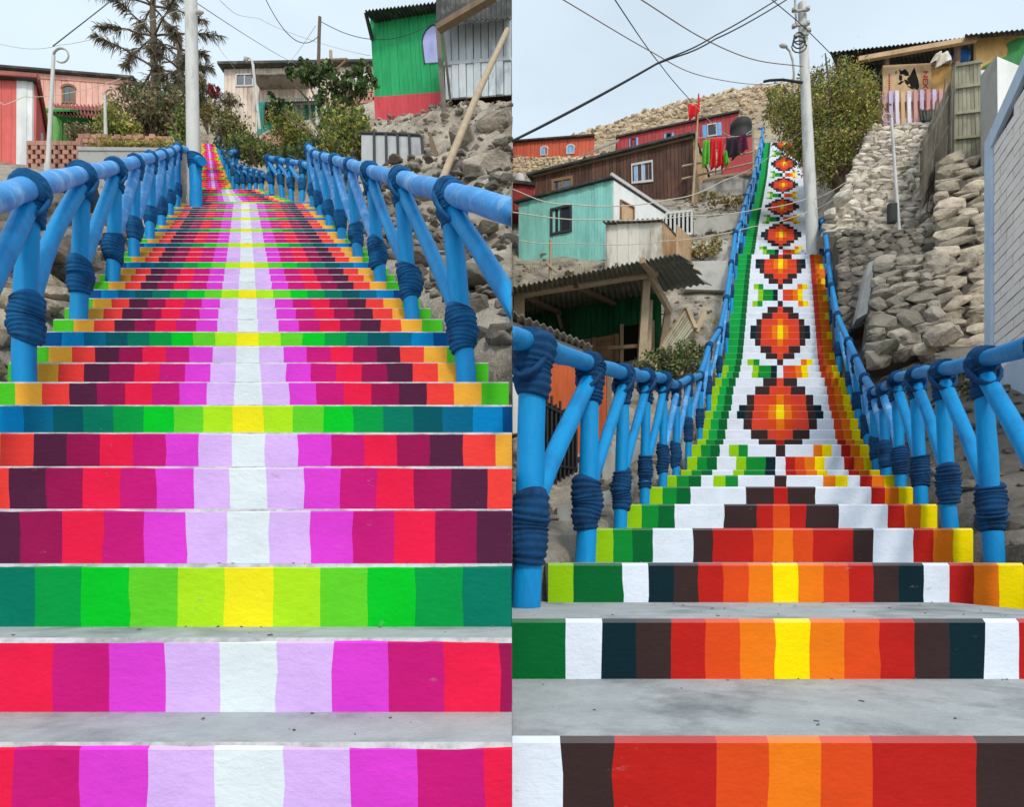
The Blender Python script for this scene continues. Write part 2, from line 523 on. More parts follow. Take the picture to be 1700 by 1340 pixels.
def step_mesh(x0, x1, zf, zb, top, drop, bounds, cols, rng, near, painted_nose, clip=None):
    """one block of the stair: concrete tread and body (0), painted riser cells (1)"""
    mb = MB()
    Z1 = CZ + top; Z0 = Z1 - drop
    nose = .011
    xs0 = x0; xs1 = x1
    # body behind the riser
    mb.quad((xs0, zf + nose, Z1), (xs1, zf + nose, Z1), (xs1, zb, Z1), (xs0, zb, Z1), 0)
    mb.quad((xs0, zf, Z0), (xs0, zf, Z1 - nose), (xs0, zb, Z1), (xs0, zb, Z0), 0)
    mb.add([(xs0, zf, Z1 - nose), (xs0, zf + nose, Z1), (xs0, zb, Z1)], [(0, 1, 2)], 0)
    mb.quad((xs1, zf, Z0), (xs1, zb, Z0), (xs1, zb, Z1), (xs1, zf, Z1 - nose), 0)
    mb.add([(xs1, zf, Z1 - nose), (xs1, zb, Z1), (xs1, zf + nose, Z1)], [(0, 1, 2)], 0)
    rows = 5 if near else 2
    pro = .0
    # wavering hand painted borders between the cells
    B = []
    for bx in bounds:
        amp = .0011 if near else .0007
        ph = rng.uniform(0, 6.28)
        B.append([bx + rng.uniform(-.003, .003) + amp * math.sin(ph + 1.9 * j) + rng.uniform(-1, 1) * amp * .5 for j in range(rows + 1)])
    for j in range(rows + 1):
        B[0][j] = bounds[0]; B[-1][j] = bounds[-1]
    ph = drop if drop < .3 else .3
    nsub = 5 if near else 1
    lap = []
    g = .25
    for _ in range(len(cols) * nsub + 1):
        g = min(max(g + rng.uniform(-.12, .12), .05), .55) if near else .25
        lap.append(g)
    for c in range(len(cols)):
        for j in range(rows):
            for k in range(nsub):
                def X(jj, t): return B[c][jj] * (1 - t) + B[c + 1][jj] * t
                ta = k / nsub; tb = (k + 1) / nsub
                za = Z1 - nose - ph * (1 - j / rows); zb_ = Z1 - nose - ph * (1 - (j + 1) / rows)
                a = [X(j, ta), X(j, tb), X(j + 1, tb), X(j + 1, ta)]
                if clip is not None:
                    a = [min(max(q, clip[0]), clip[1]) for q in a]
                    if max(a) - min(a) < 1e-4: continue
                mb.quad((a[0], zf, za), (a[1], zf, za), (a[2], zf, zb_), (a[3], zf, zb_), 1, cols[c])
                if j == rows - 1:
                    # the worn edge: paint laps over it unevenly
                    if painted_nose:
                        mb.quad((a[3], zf, Z1 - nose), (a[2], zf, Z1 - nose), (a[2], zf + nose, Z1), (a[3], zf + nose, Z1), 1,
                                tuple(min(1, q * .85 + .07) for q in cols[c]))
                    else:
                        f0 = lap[c * nsub + k]; f1 = lap[c * nsub + k + 1]
                        e0 = (a[3], zf + nose * f0, Z1 - nose + nose * f0); e1 = (a[2], zf + nose * f1, Z1 - nose + nose * f1)
                        mb.quad((a[3], zf, Z1 - nose), (a[2], zf, Z1 - nose), e1, e0, 1, cols[c])
                        mb.quad(e0, e1, (a[2], zf + nose, Z1), (a[3], zf + nose, Z1), 2)
    return mb


mk('worn_edge', 'c6c4c5', .8, .22, 14, .5, 60, col2='989799', c2amt=.8, c2scale=16)


def stair_left():
    rng = random.Random(11)
    root = thing('painted_stairway', 'wide stairway with risers painted in magenta, lilac, red and blue-green stripes', 'stairway', (xcl(2.5), 2.5, CZ - .4))
    pink = 'wlmprabo' + 'eg'
    blue = 'yijkdtqsun'
    for i in range(-2, 39):
        z = zl(i); zb = zl(i + 1) + .06 if i < 38 else 10.0
        xc = xcl(z); hw = HWL
        pat = blue if (i - 2) % 4 == 0 else pink
        seq = pat[:0:-1] + pat
        bounds = [xc - hw + 2 * hw * k / 19 for k in range(20)]
        cols = [LC[c] for c in seq]
        x0 = xc - hw; x1 = min(xc + hw, -.00008 - .0003 * (i % 2))
        cl = (x0, x1)
        mb = step_mesh(x0, x1, z, zb, hl(i), .5, bounds, cols, rng, i < 16, False, cl)
        mb.build('step', [M['concrete'], M['step_paint'], M['worn_edge']], root)
    # the wider landing steps where the stair bends
    for j in range(6):
        i = 39 + j
        z = 9.87 + .2 * j; zb = z + (.26 if j < 5 else 2.6)
        top = (HZ - (331 - 3.5 * j)) * z / F
        x0 = (292 + 5 * j - 850) * z / F; x1 = (482 - 9 * j - 850) * z / F
        pat = blue if (i - 2) % 4 == 0 else pink
        seq = pat[:0:-1] + pat
        bounds = [x0 + (x1 - x0) * k / 19 for k in range(20)]
        step_mesh(x0, x1, z, zb, top, .6, bounds, [LC[c] for c in seq], rng, False, False, (x0, x1)).build(
            'step', [M['concrete'], M['step_paint'], M['worn_edge']], root)
    return root


F3 = []
for j in range(27):
    z = 12.4 + j * .36
    y = 322 - 84 * (j / 26) ** .92
    F3.append((z, (HZ - y) * z / F, (356 - 10 * j / 26 - 850) * z / F, .45 - .2 * j / 26))


def stair_upper():
    rng = random.Random(12)
    root = thing('painted_stairway', 'narrow upper flight of orange and pink steps climbing away behind the white pole', 'stairway', (F3[0][2], F3[0][0], CZ + F3[0][1]))
    pats = ['lmpoee', 'lmrooe', 'eoogik']
    for j, (z, h, xc, hw) in enumerate(F3):
        pat = pats[2] if j % 5 == 3 else pats[j % 2]
        seq = pat[:0:-1] + pat
        zb = F3[j + 1][0] + .05 if j < 26 else z + .8
        bounds = [xc - hw + 2 * hw * k / 11 for k in range(12)]
        step_mesh(xc - hw, xc + hw, z, zb, h, .9, bounds, [LC[c] for c in seq], rng, False, False, (xc - hw, xc + hw)).build(
            'step', [M['concrete'], M['step_paint'], M['worn_edge']], root)


FL = {'f0': ('R', 'BBWWWW'), 'f1': ('r', 'RBBWWW'), 'f2': ('O', 'rRRBWW'), 'f3': ('Y', 'OrRBNW'), 'f5': ('O', 'rRRBWW'), 'f6': ('r', 'RBBWWW'),
      'f7': ('R', 'BBWWWW'), 'tip': ('B', 'WWWxyW'), 'body': ('W', None)}
FL['f4'] = FL['f3']


def right_pattern(k):
    """k counts the risers from the one nearest the viewer"""
    head = {-1: 'f1', 0: 'f2', 1: 'f3', 2: 'f4', 3: 'f5', 4: 'f6', 5: 'f7', 6: 'tip', 7: 'body', 8: 'body', 9: 'tip'}
    if k in head: t = head[k]
    elif k <= 17: t = 'f%d' % (k - 10)
    else:
        n = k - 17
        seq = ['body', 'body', 'tip'] + ['f%d' % q for q in range(8)] + ['tip', 'body', 'body', 'tip', 'f0', 'f1', 'f2', 'f3', 'f3', 'f7']
        if n <= len(seq): t = seq[n - 1]
        else:
            q = (n - 22) % 12
            t = ['tip', 'body', 'body', 'tip', 'f0', 'f1', 'f2', 'f3', 'f4', 'f5', 'f6', 'f7'][q]
    c, s = FL[t]
    if t == 'body':
        ls, rs = 'NGGLWW', 'RrOYWW'
    elif t == 'tip':
        ls, rs = 'WWWGLW', 'WWWOYW'
    else:
        ls = rs = s
    lb, rb = ('DGL', 'ROY') if k < 20 else ('DHH', 'VOO' if k % 3 else 'VOY')
    if k in (1, 2): lb = 'DDL'
    if 11 <= k < 20: lb, rb = 'DHL', 'rOY'
    if k >= 39: rb = 'WVV'
    return (ls + lb)[::-1] + c + rs + rb


def stair_right():
    rng = random.Random(21)
    root = thing('painted_stairway', 'long steep stairway painted with pixel-like red flowers between green and orange borders', 'stairway', (xcr(3), 3, CZ - .3))
    K = len(RT)
    for q in range(K - 1):
        z, h = RT[q]; zb = RT[q + 1][0] + .06
        if zb - z < .1: zb = z + .3
        xc = xcr(max(z, 1.0)); hw = hwr(z)
        cols = [RC[c] for c in right_pattern(q - 1)]
        if z > 7: cols = [RC['V'] if c == RC['R'] else c for c in cols]  # upper reds swapped for a brighter red: sunlight put into the paint colour
        bounds = [xc - hw + 2 * hw * k / 19 for k in range(20)]
        x0 = max(xc - hw, .00008 + .0003 * (q % 2)); x1 = xc + hw
        step_mesh(x0, x1, z, zb, h, .55, bounds, cols, rng, q < 12, True, (x0, x1)).build(
            'step', [M['concrete'], M['step_paint'], M['worn_edge']], root)


stair_left(); stair_upper(); stair_right()


# ------------------------------------------------------------------ rope-bound railings
def railing(label, posts, ends, strut0=None, r=.047, rr=.049, seed=1, rlist=None, wl=.20, kl=.165, railmat='blue_rail', ropemat='blue_rope', low=.30, sag=None, group='blue rope-bound railings'):
    """posts: (foot, top) near to far; ends: points where the handrail starts and stops"""
    rng = random.Random(seed)
    root = thing('railing', label, 'railing', posts[0][0], group)
    tops = [t for f, t in posts]
    line = ([ends[0]] if ends[0] is not None else []) + tops + ([ends[1]] if ends[1] is not None else [])
    mb = MB()
    pts = []; rad = []
    for k in range(len(line) - 1):
        a, b = line[k], line[k + 1]
        n = 5 if a.y < 6 else 2
        for i in range(n):
            t = i / n
            j = V((rng.uniform(-1, 1), 0, rng.uniform(-1, 1))) * (.007 if i else 0)
            pts.append(a.lerp(b, t) + j); rad.append(rr * rng.uniform(.93, 1.05))
    pts.append(line[-1]); rad.append(rr * .97)
    mb.tube(pts, rad, 14 if line[0].y < 6 else 8)
    rail = mb.build('handrail', M[railmat], root)
    for k, (f, t) in enumerate(posts):
        if rlist: r = rlist[min(k, len(rlist) - 1)]
        near = f.y < 5.2; seg = 14 if near else 8
        up = (t - f).normalized(); L = (t - f).length
        mb = MB(); mb.log(f - up * .12, t - up * .02, r, rng, seg, 7 if near else 3)
        po = mb.build('post', M['blue_pole'], root)
        # the low binding that catches the foot of the strut
        mb = MB()
        h = low * rng.uniform(.93, 1.07)
        a = f + up * (h - wl / 2); b = f + up * (h + wl / 2)
        rn = 11 if near else (6 if f.y < 9 else 3)
        mb.rope(a, b, r * 1.2, r * 1.42, rn, seg, 0, .008 if near else .005, r * 1.56, rng)
        mb.build('rope_wrap', M[ropemat], po)
        # the binding at the handrail
        i0 = line.index(t)
        d = (line[min(i0 + 1, len(line) - 1)] - line[max(i0 - 1, 0)]).normalized()
        mb = MB()
        mb.rope(t - d * .08, t + d * .08, rr * 1.22, rr * 1.22, 9 if near else 4, seg, 0, .012 if near else .007, rr * 1.36, rng)
        mb.rope(t - up * kl, t - up * .0, r * 1.22, r * 1.6, 9 if near else 4, seg, 0, .009 if near else .006, None, rng)
        if near:
            # a crossing turn of rope over the joint
            side = d.cross(V((0, 0, 1))).normalized()
            pth = []
            for q in range(15):
                a2 = math.pi * 2 * q / 14
                pth.append(t + d * (.10 * math.cos(a2)) + V((0, 0, 1)) * (-.045 + .075 * math.cos(a2)) + side * (rr * 1.5) * math.sin(a2))
            mb.tube(pth, .010, 8); mb.tube([q_ + d * .017 for q_ in pth], .010, 8); mb.tube([q_ - d * .017 for q_ in pth], .010, 8)
        mb.build('rope_knot', M[ropemat], po)
        # the slanting strut down to the nearer post
        tgt = None
        if k > 0:
            f0, t0 = posts[k - 1]
            u0 = (t0 - f0).normalized()
            tgt = f0 + u0 * (low + .04)
        elif strut0 is not None: tgt = strut0
        if tgt is not None:
            mb = MB()
            dd = (tgt - t).normalized()
            sidev = V((0, 0, 0))
            mb.log(t - up * .07, tgt, r * .86, rng, seg, 6 if near else 2, bend=.35)
            mb.build('strut', M['blue_rail'] if not near else M['blue_pole'], root)
    return root


def saw(root, side):
    for ch in root.children_recursive:
        xs = [v.co.x * side for v in ch.data.vertices]
        c = (side * .002 - root.location.x)
        if min(xs) >= c * side: continue
        bm = bmesh.new(); bm.from_mesh(ch.data)
        bmesh.ops.bisect_plane(bm, geom=bm.verts[:] + bm.edges[:] + bm.faces[:], plane_co=(c, 0, 0), plane_no=(-side, 0, 0), clear_outer=True)
        bmesh.ops.holes_fill(bm, edges=[e for e in bm.edges if e.is_boundary], sides=0)
        bm.to_mesh(ch.data); bm.free()
        if not ch.data.vertices: bpy.data.objects.remove(ch)


def pl(z, off, lean=0.0, hgt=.95):
    x = xcl(z) + off
    h = CZ + step_l(z)
    return (V((x, z, h)), V((x + lean, z + .03, h + hgt)))


zs = [2.83, 3.73, 4.65, 5.55, 6.45, 7.35, 8.25, 9.05]
pr = [pl(z, 1.03, -.085) for z in zs]
nx = pl(1.93, 1.03, -.085)
tt = .08
e0 = nx[1].lerp(pr[0][1], tt)
lowt = nx[0] + V((0, 0, .34))
s0 = pr[0][1].lerp(lowt, .86)
rl = railing('blue rope-jointed handrail on the right of the pink stairs, before the rock bank', pr, (e0, pr[-1][1] + V((.01, .25, .12))), s0, seed=3)
saw(rl, -1)      # sawn off flush where the two stairways meet
zs = [1.9, 2.78, 3.68, 4.6, 5.5, 6.4, 7.3, 8.2, 9.05]
plf = [pl(z, -1.03, 0.0) for z in zs]
n0 = pl(1.0, -1.03)
railing('blue rope-jointed handrail on the left of the pink stairs, ending by the white pole', plf, (n0[1], plf[-1][1] + V((.02, .2, .1))), None, seed=4)
# short railing round the landing, then the one along the far wall
ps = [(P(500, 338, 9.95), P(503, 273, 9.95)), (P(484, 334, 10.2), P(481, 269, 10.2)), (P(469, 330, 10.45), P(463, 266, 10.45)), (P(452, 324, 10.7), P(446, 263, 10.7))]
railing('short blue railing on the far side of the landing, behind the main right handrail', ps, (P(514, 277, 9.7), P(441, 262, 10.85)), None, r=.045, rr=.05, seed=5)
ps = [(P(x, 322, z), P(x, y, z)) for x, y, z in ((434, 289, 11.3), (425, 286, 11.5), (415, 283, 11.7), (404, 279, 11.9), (394, 276, 12.1))]
railing('small blue railing at the foot of the narrow upper flight', ps, (P(440, 291, 11.2), P(387, 274, 12.3)), None, r=.04, rr=.045, seed=6)
ps = []
for j in range(1, 26, 3):
    z, h, xc, hw = F3[j]
    ps.append((V((xc + hw + .03, z, CZ + h)), V((xc + hw + .03, z, CZ + h + .85))))
railing('blue railing climbing beside the narrow upper flight towards the shrubs', ps, (ps[0][1] + V((.05, -.4, -.3)), ps[-1][1] + V((0, .3, .2))), None, r=.04, rr=.045, seed=7)


def hr(z): return float(np.interp(z, [4.8, 6.4, 9, 24], [.95, .80, .78, .9]))


def prr(z, side, ins=.0):
    x = xcr(z) + side * (hwr(z) + ins)
    h = CZ + step_r(z)
    return (V((x, z, h)), V((x + side * -.03 * min(1, 3 / z), z + .03, h + hr(z))))


zs = [2.15, 2.85, 3.55, 4.2, 4.85, 5.45, 6.2, 7.1, 8.0, 8.9, 9.8, 10.7, 11.6, 12.5, 13.4, 14.4, 15.4, 16.5, 17.6, 18.7, 19.8, 21.0, 22.2]
L = [prr(z, -1, .0 if z > 3 else -.01) for z in zs]
a = L[0][1] + (L[0][1] - L[1][1]) * .6
rl = railing('blue handrail with thick dark rope joints on the left of the flower stairs', L, (a, L[-1][1] + V((0, .4, .3))), None, seed=8,
        railmat='blue_rail_deep', ropemat='dark_rope', low=.27, wl=.24, kl=.19, rr=.038, rlist=[.05, .046, .038, .034, .033])
saw(rl, 1)
zs = [2.1, 2.78, 3.46, 4.15, 4.85, 5.5, 6.05, 6.7, 7.5, 8.3, 9.2, 10.1, 11.0, 11.9, 12.4]
R_ = [prr(z, 1, .02) for z in zs]
railing('blue handrail on the right of the flower stairs, running up to the tall pole', R_, (R_[0][1] + (R_[0][1] - R_[1][1]) * .6, R_[-1][1] + V((.0, .2, .15))), None, seed=9,
        railmat='blue_rail_deep', ropemat='dark_rope', low=.27, wl=.22, kl=.18, rr=.039, rlist=[.04])

rng_ = random.Random(77); mb = MB()
for _ in range(150):      # grit and bits of leaf on the nearest treads
    if rng_.random() < .6:
        q = rng_.choice((1, 2, 2, 3)); z = RT[q][0]; zb = RT[q + 1][0]; h = RT[q][1]; x = rng_.uniform(.02, 1.7)
    else:
        q = rng_.choice((0, 1, 2)); z = zl(q); zb = zl(q + 1); h = hl(q); x = -rng_.uniform(.02, 1.6)
    y = z + (zb - z) * (1 - rng_.random() ** 1.6 * .9)
    s = rng_.uniform(.0012, .0035)
    rock(mb, (x, y, CZ + h + s * .5), s * rng_.uniform(1, 2.6), s, s * .6, rng_)
tag(mb.build('grit', M['stone_dark']), None, None, None, 'stuff')
# ------------------------------------------------------------------ ground
def tps(anch):
    A = np.array(anch, float)
    X = A[:, :2]; Hh = A[:, 2]
    D = np.sqrt(((X[:, None] - X[None]) ** 2).sum(-1))
    n = len(A)
    K = np.zeros((n + 3, n + 3)); K[:n, :n] = D + np.eye(n) * 1e-3
    K[:n, n] = 1; K[:n, n + 1:] = X; K[n, :n] = 1; K[n + 1:, :n] = X.T
    w = np.linalg.solve(K, np.concatenate([Hh, [0, 0, 0]]))

    def f(x, y):
        q = np.stack([np.ravel(x), np.ravel(y)], 1).astype(float)
        d = np.sqrt(((q[:, None] - X[None]) ** 2).sum(-1))
        return d @ w[:n] + w[n] + q @ w[n + 1:]
    return f


def anchors(lst):
    return [((px - 850) * z / F, z, (HZ - py) * z / F) for px, py, z in lst]


AL = anchors([(-300, 600, 2.4), (-350, 480, 4), (20, 470, 4.3), (-200, 420, 4.5), (60, 340, 6), (90, 300, 7), (45, 284, 8.6), (130, 287, 8.4),
              (-250, 300, 8), (-300, 285, 11), (0, 272, 10), (100, 245, 13), (200, 240, 13), (270, 250, 11.5), (300, 235, 15), (0, 215, 20), (150, 210, 20), (-300, 220, 20),
              (250, 190, 24), (345, 215, 20), (380, 255, 14), (410, 240, 15.5), (430, 215, 19), (480, 200, 22.5), (560, 192, 22.5), (360, 170, 28),
              (500, 182, 30), (420, 300, 11.5), (500, 285, 11), (560, 275, 10.5), (600, 262, 10.5), (700, 245, 10.2), (540, 330, 9.3), (560, 330, 8.5), (600, 340, 7.5),
              (640, 285, 9), (630, 206, 14.4), (740, 192, 14.2), (847, 158, 12.6), (740, 172, 13.1), (800, 250, 9.2), (849, 300, 7.4), (849, 345, 6.4),
              (750, 420, 5.4), (800, 450, 4.8), (849, 470, 4.0), (849, 560, 3.1), (849, 640, 2.6), (700, 400, 6.0), (650, 360, 7.0), (690, 300, 8.4),
              (700, 150, 20), (849, 130, 18), (849, 140, 30), (600, 165, 26)])
AL += [(-4, .3, -.62), (-1.5, -2, -.66), (-6, -5, -.66), (-.1, -5, -.66), (-12, 0, -.5), (-14, 8, 5), (-25, 20, 13), (-35, 40, 20), (-10, 40, 21), (0, 40, 24), (-.05, .5, -.6)]
AR = anchors([(858, 900, 2.7), (858, 850, 3.6), (900, 835, 4.2), (1000, 800, 5), (920, 800, 5.2), (860, 790, 5.5), (1080, 760, 5.8), (1100, 715, 7.2), (1050, 640, 8), (860, 650, 8),
              (1110, 628, 8.6), (1165, 602, 9.0), (1150, 520, 10.2), (1180, 475, 11.2), (1120, 475, 11.4), (1000, 600, 9.4), (860, 600, 9.8),
              (870, 446, 13), (1000, 446, 12.4), (870, 480, 12.2), (1000, 490, 11.6), (1100, 450, 12.2), (1180, 395, 13.4), (1220, 335, 15.8), (1170, 338, 16.6), (1000, 345, 17.2),
              (870, 303, 20), (1210, 285, 19.5), (1245, 258, 21.5), (860, 270, 25), (975, 270, 24), (1025, 254, 23.5), (1200, 240, 23),
              (990, 228, 30), (1100, 188, 34), (1200, 160, 36), (1300, 138, 38), (860, 268, 32), (990, 236, 45), (1300, 178, 52), (1240, 245, 24), (1320, 205, 26), (1400, 170, 30),
              (1380, 470, 10.6), (1395, 600, 8.6), (1440, 598, 8.5), (1520, 588, 8.1), (1650, 640, 6.2), (1560, 700, 5.5), (1700, 740, 4.7), (1690, 860, 3.3), (1640, 800, 3.9), (1750, 900, 2.6),
              (1560, 606, 7.6), (1660, 570, 7.9), (1585, 268, 12.6), (1650, 262, 12.6), (1720, 300, 12), (1450, 384, 11.6), (1540, 380, 11.4), (1445, 213, 14.6), (1560, 205, 14.9),
              (1380, 320, 13.2), (1375, 400, 11.8), (1650, 180, 16.5), (1480, 160, 20), (1700, 150, 22), (1440, 640, 7.6), (1480, 700, 6.0), (1530, 800, 4.3), (1395, 545, 9.8)])
AR += anchors([(900, 612, 10.6), (1050, 606, 10.2), (1000, 618, 9.8), (870, 625, 9.6), (960, 645, 8.8), (1010, 655, 8.4)])
AR += [(4, .3, -.62), (1.5, -2, -.66), (6, -5, -.66), (.1, -5, -.66), (12, 0, -.5), (14, 10, 6), (25, 20, 14), (35, 40, 24), (10, 60, 30), (30, 60, 34), (2.6, 1.5, -.45), (5, 3, .2), (.05, .5, -.6), (.4, 2.0, -.35)]
for z in (1.2, 2, 3, 4, 5, 6, 7, 8, 9):
    h = smooth_l(z)
    AL.append((xcl(z) - HWL - .1, z, h - .08))
    if xcl(z) + HWL + .1 < 0: AL.append((xcl(z) + HWL + .1, z, h - .08))
for z in (1.2, 2, 3, 4, 5, 6, 7, 8, 9, 10.5, 12, 14, 16.5, 19, 22):
    h = smooth_r(z); hw = hwr(z)
    AR.append((xcr(z) + hw + .1, z, h - .1))
    if xcr(z) - hw - .1 > 0: AR.append((xcr(z) - hw - .1, z, h - .1))
for (z, h, xc, hw) in F3[::5]:
    AL.append((xc + hw + .2, z, h - .1)); AL.append((xc - hw - .2, z, h - .1))
fL = tps(AL); fR = tps(AR)


def carve(x, y, h, side):
    paths = []
    if side < 0:
        if y < 9.9: paths.append((xcl(max(y, .3)), HWL, smooth_l(y) - .16))
        elif y < 12.5: paths.append(((390 - 850) * y / F, .95, 5.75 + (y - 9.9) * .35))
        if y > 12.0: 
            t = float(np.interp(y, [a[0] for a in F3], [a[1] for a in F3]))
            paths.append((float(np.interp(y, [a[0] for a in F3], [a[2] for a in F3])), .45, t - .25))
    else:
        if y < 23.2: paths.append((xcr(max(y, 1.0)), hwr(y), smooth_r(y) - .2))
    for xc, hw, hs in paths:
        d = abs(x - xc) - hw
        if y > 24: continue
        if d < .02: h = min(h, hs - .28)
        elif d < .9: h = min(h, hs - .02 + (d - .02) * 1.6)
    return h


def gh(x, y):
    """ground height above datum at a point"""
    side = -1 if x < 0 else 1
    h = float((fL if side < 0 else fR)(x, y)[0])
    h = carve(x, y, h, side)
    a = .05 + min(max(y, 0), 30) * .012
    s = 1.1 if y < 12 else .5
    n = noise.fractal(V((x * s, y * s, h * s * .9)), .9, 2.1, 6)
    h += a * n * .8
    if y < 24: h = carve(x, y, h, side)
    return CZ + h


def terrain(side):
    xs = [side * .0007]
    x = 0
    while x < 46:
        x += .055 + .024 * x; xs.append(side * x)
    ys = [-8, -6, -4, -3, -2, -1]
    y = 0
    while y < 62:
        ys.append(y); y += .055 + .0095 * y
    nx = len(xs); vs = []; fs = []; ms = []
    f = fL if side < 0 else fR
    GX, GY = np.meshgrid(xs, ys)
    base = f(GX, GY).reshape(GX.shape)
    mb = MB()
    for j, yy in enumerate(ys):
        for i, xx in enumerate(xs):
            h = carve(xx, yy, float(base[j, i]), side)
            a = .05 + min(max(yy, 0), 30) * .012
            s = 1.1 if yy < 12 else .5
            if side < 0 and yy < 16 and xx > xcl(yy) + HWL:     # the broken rock face
                q = V((xx * .55, yy * .55, h * .8))
                w_ = min(1, (xx - xcl(yy) - HWL) / 1.0) * min(1, yy / 7)
                h += .26 * w_ * (.45 - 2 * abs(noise.noise(q * 1.7)))
                t = h * 1.5 + 1.6 * noise.noise(q * .8 + V((7, 3, 1))); fr = t - math.floor(t)
                h += .42 * w_ * ((fr * fr * fr * (fr * (6 * fr - 15) + 10)) - fr)
                h += .10 * w_ * noise.fractal(V((xx * 2.6, yy * 2.6, h * 2.2)), .8, 2.1, 5) - .08 * w_
            h += a * .8 * noise.fractal(V((xx * s, yy * s, h * s * .9)), .9, 2.1, 6)
            if yy < 24: h = carve(xx, yy, h, side)
            h = max(h, -CZ - .2)
            vs.append((xx, yy, CZ + h))
    for j in range(len(ys) - 1):
        for i in range(nx - 1):
            q = (j * nx + i, j * nx + i + 1, (j + 1) * nx + i + 1, (j + 1) * nx + i)
            fs.append(q if side > 0 else q[::-1])
    # the cut edge between the two slopes
    o = len(vs)
    for j, yy in enumerate(ys): vs.append((xs[0], yy, -1.0))
    for j in range(len(ys) - 1): fs.append((j * nx, (j + 1) * nx, o + j + 1, o + j))
    mb.add(vs, fs, 0, None, True)
    for k, fc in enumerate(mb.f):
        c = mb.v[fc[0]]
        if side < 0: mb.m[k] = 1 if c[0] > xcl(c[1]) else 0
        else: mb.m[k] = 2 if c[1] > 24.5 else (1 if (c[0] > xcr(max(1, c[1])) and c[1] < 11) else 0)
    mats = [M['dirt'], M['rock_bank']] if side < 0 else [M['dirt'], M['dark_dirt'], M['hill']]
    o = mb.build('hillside', mats)
    o['kind'] = 'structure'
    return o


terrain(-1); terrain(1)
mb = MB(); mb.quad((-400, -200, -.02), (400, -200, -.02), (400, 500, -.02), (-400, 500, -.02))
tag(mb.build('ground', M['dirt']), None, None, None, 'structure')


def scatter(name, n, box, size, m, seed, test=None, flat=.6):
    rng = random.Random(seed); mb = MB(); k = 0; tries = 0
    while k < n and tries < n * 30:
        tries += 1
        x = rng.uniform(box[0], box[1]); y = rng.uniform(box[2], box[3])
        if test and not test(x, y): continue
        s = size * (rng.random() ** 2 * 1.6 + .35)
        rock(mb, (x, y, gh(x, y) + s * .12), s * rng.uniform(.8, 1.4), s, s * flat * rng.uniform(.7, 1.4), rng)
        k += 1
    o = mb.build(name, m); o['kind'] = 'stuff'
    return o


def off_l(x, y):
    return abs(x - xcl(y)) > HWL + .12 if y < 10 else not (-5.6 < x + .46 * 0 and abs(x - (390 - 850) * y / F) < 1.1)
scatter('rubble', 420, (-4.6, -2.2, 2.6, 8.3), .085, M['stone'], 31, lambda x, y: x < xcl(y) - HWL - .12 and x > xcl(y) - 3)
scatter('rubble', 520, (-3.2, -.02, 2.6, 9.5), .055, M['stone_dark'], 32, lambda x, y: x > xcl(y) + HWL + .12)
scatter('rubble', 380, (1.8, 5.5, 2.2, 9.0), .05, M['stone_dark'], 33, lambda x, y: x > xcr(y) + hwr(y) + .15)
scatter('rubble', 160, (.05, 3.5, 3.4, 9.5), .05, M['stone'], 34, lambda x, y: x < xcr(y) - hwr(y) - .15)
scatter('rubble', 3200, (1.5, 19, 27.5, 41), .12, M['stone_hill'], 35, None, .7)
scatter('rubble', 260, (.05, 4.0, 22.6, 25.5), .12, M['stone_hill'], 36, lambda x, y: True, .7)
scatter('rubble', 260, (.05, 7.5, 9.5, 22), .06, M['stone'], 37, lambda x, y: x < xcr(y) - hwr(y) - .3)
scatter('gravel', 1500, (.05, 6.0, 8.5, 20), .03, M['stone_mid'], 38, lambda x, y: x < xcr(y) - hwr(y) - .25)
scatter('gravel', 900, (-5.5, -.02, 5.0, 15), .035, M['stone_mid'], 39, lambda x, y: x > xcl(y) + HWL + .15)
# ------------------------------------------------------------------ builders for houses and plants
def Q(*c):
    """quad from four (px, py, z): bottom left, bottom right, top right, top left"""
    return tuple(P(*a) for a in c)


def centre_base(q): return (q[0] + q[1]) / 2


def walls(root, q, D, n, m, rng, th=.03, sides=(1, 1), nside=6, name='wall', horizontal=False, gap=.06, backcol=None):
    D = V(D); mb = MB()
    bl, br, tr, tl = q
    mb.hexa([bl, br, tr, tl, bl + D, br + D, tr + D, tl + D])
    planks(mb, q, n, th, rng, gap, horizontal=horizontal)
    if sides[0]:
        planks(mb, _out((bl + D, bl, tl, tl + D), bl - br), nside, th, rng, gap)
    if sides[1]:
        planks(mb, _out((br, br + D, tr + D, tr), br - bl), nside, th, rng, gap)
    return mb.build(name, m, root)


class _OQ(tuple): pass


def _out(q, outward):
    o = _OQ(q); o.outward = V(outward); return o


_qn = qnorm
def qnorm(q):
    n = (q[1] - q[0]).cross(q[3] - q[0]).normalized()
    if isinstance(q, _OQ): return n if n.dot(q.outward) > 0 else -n
    return n if n.y < 0 else -n


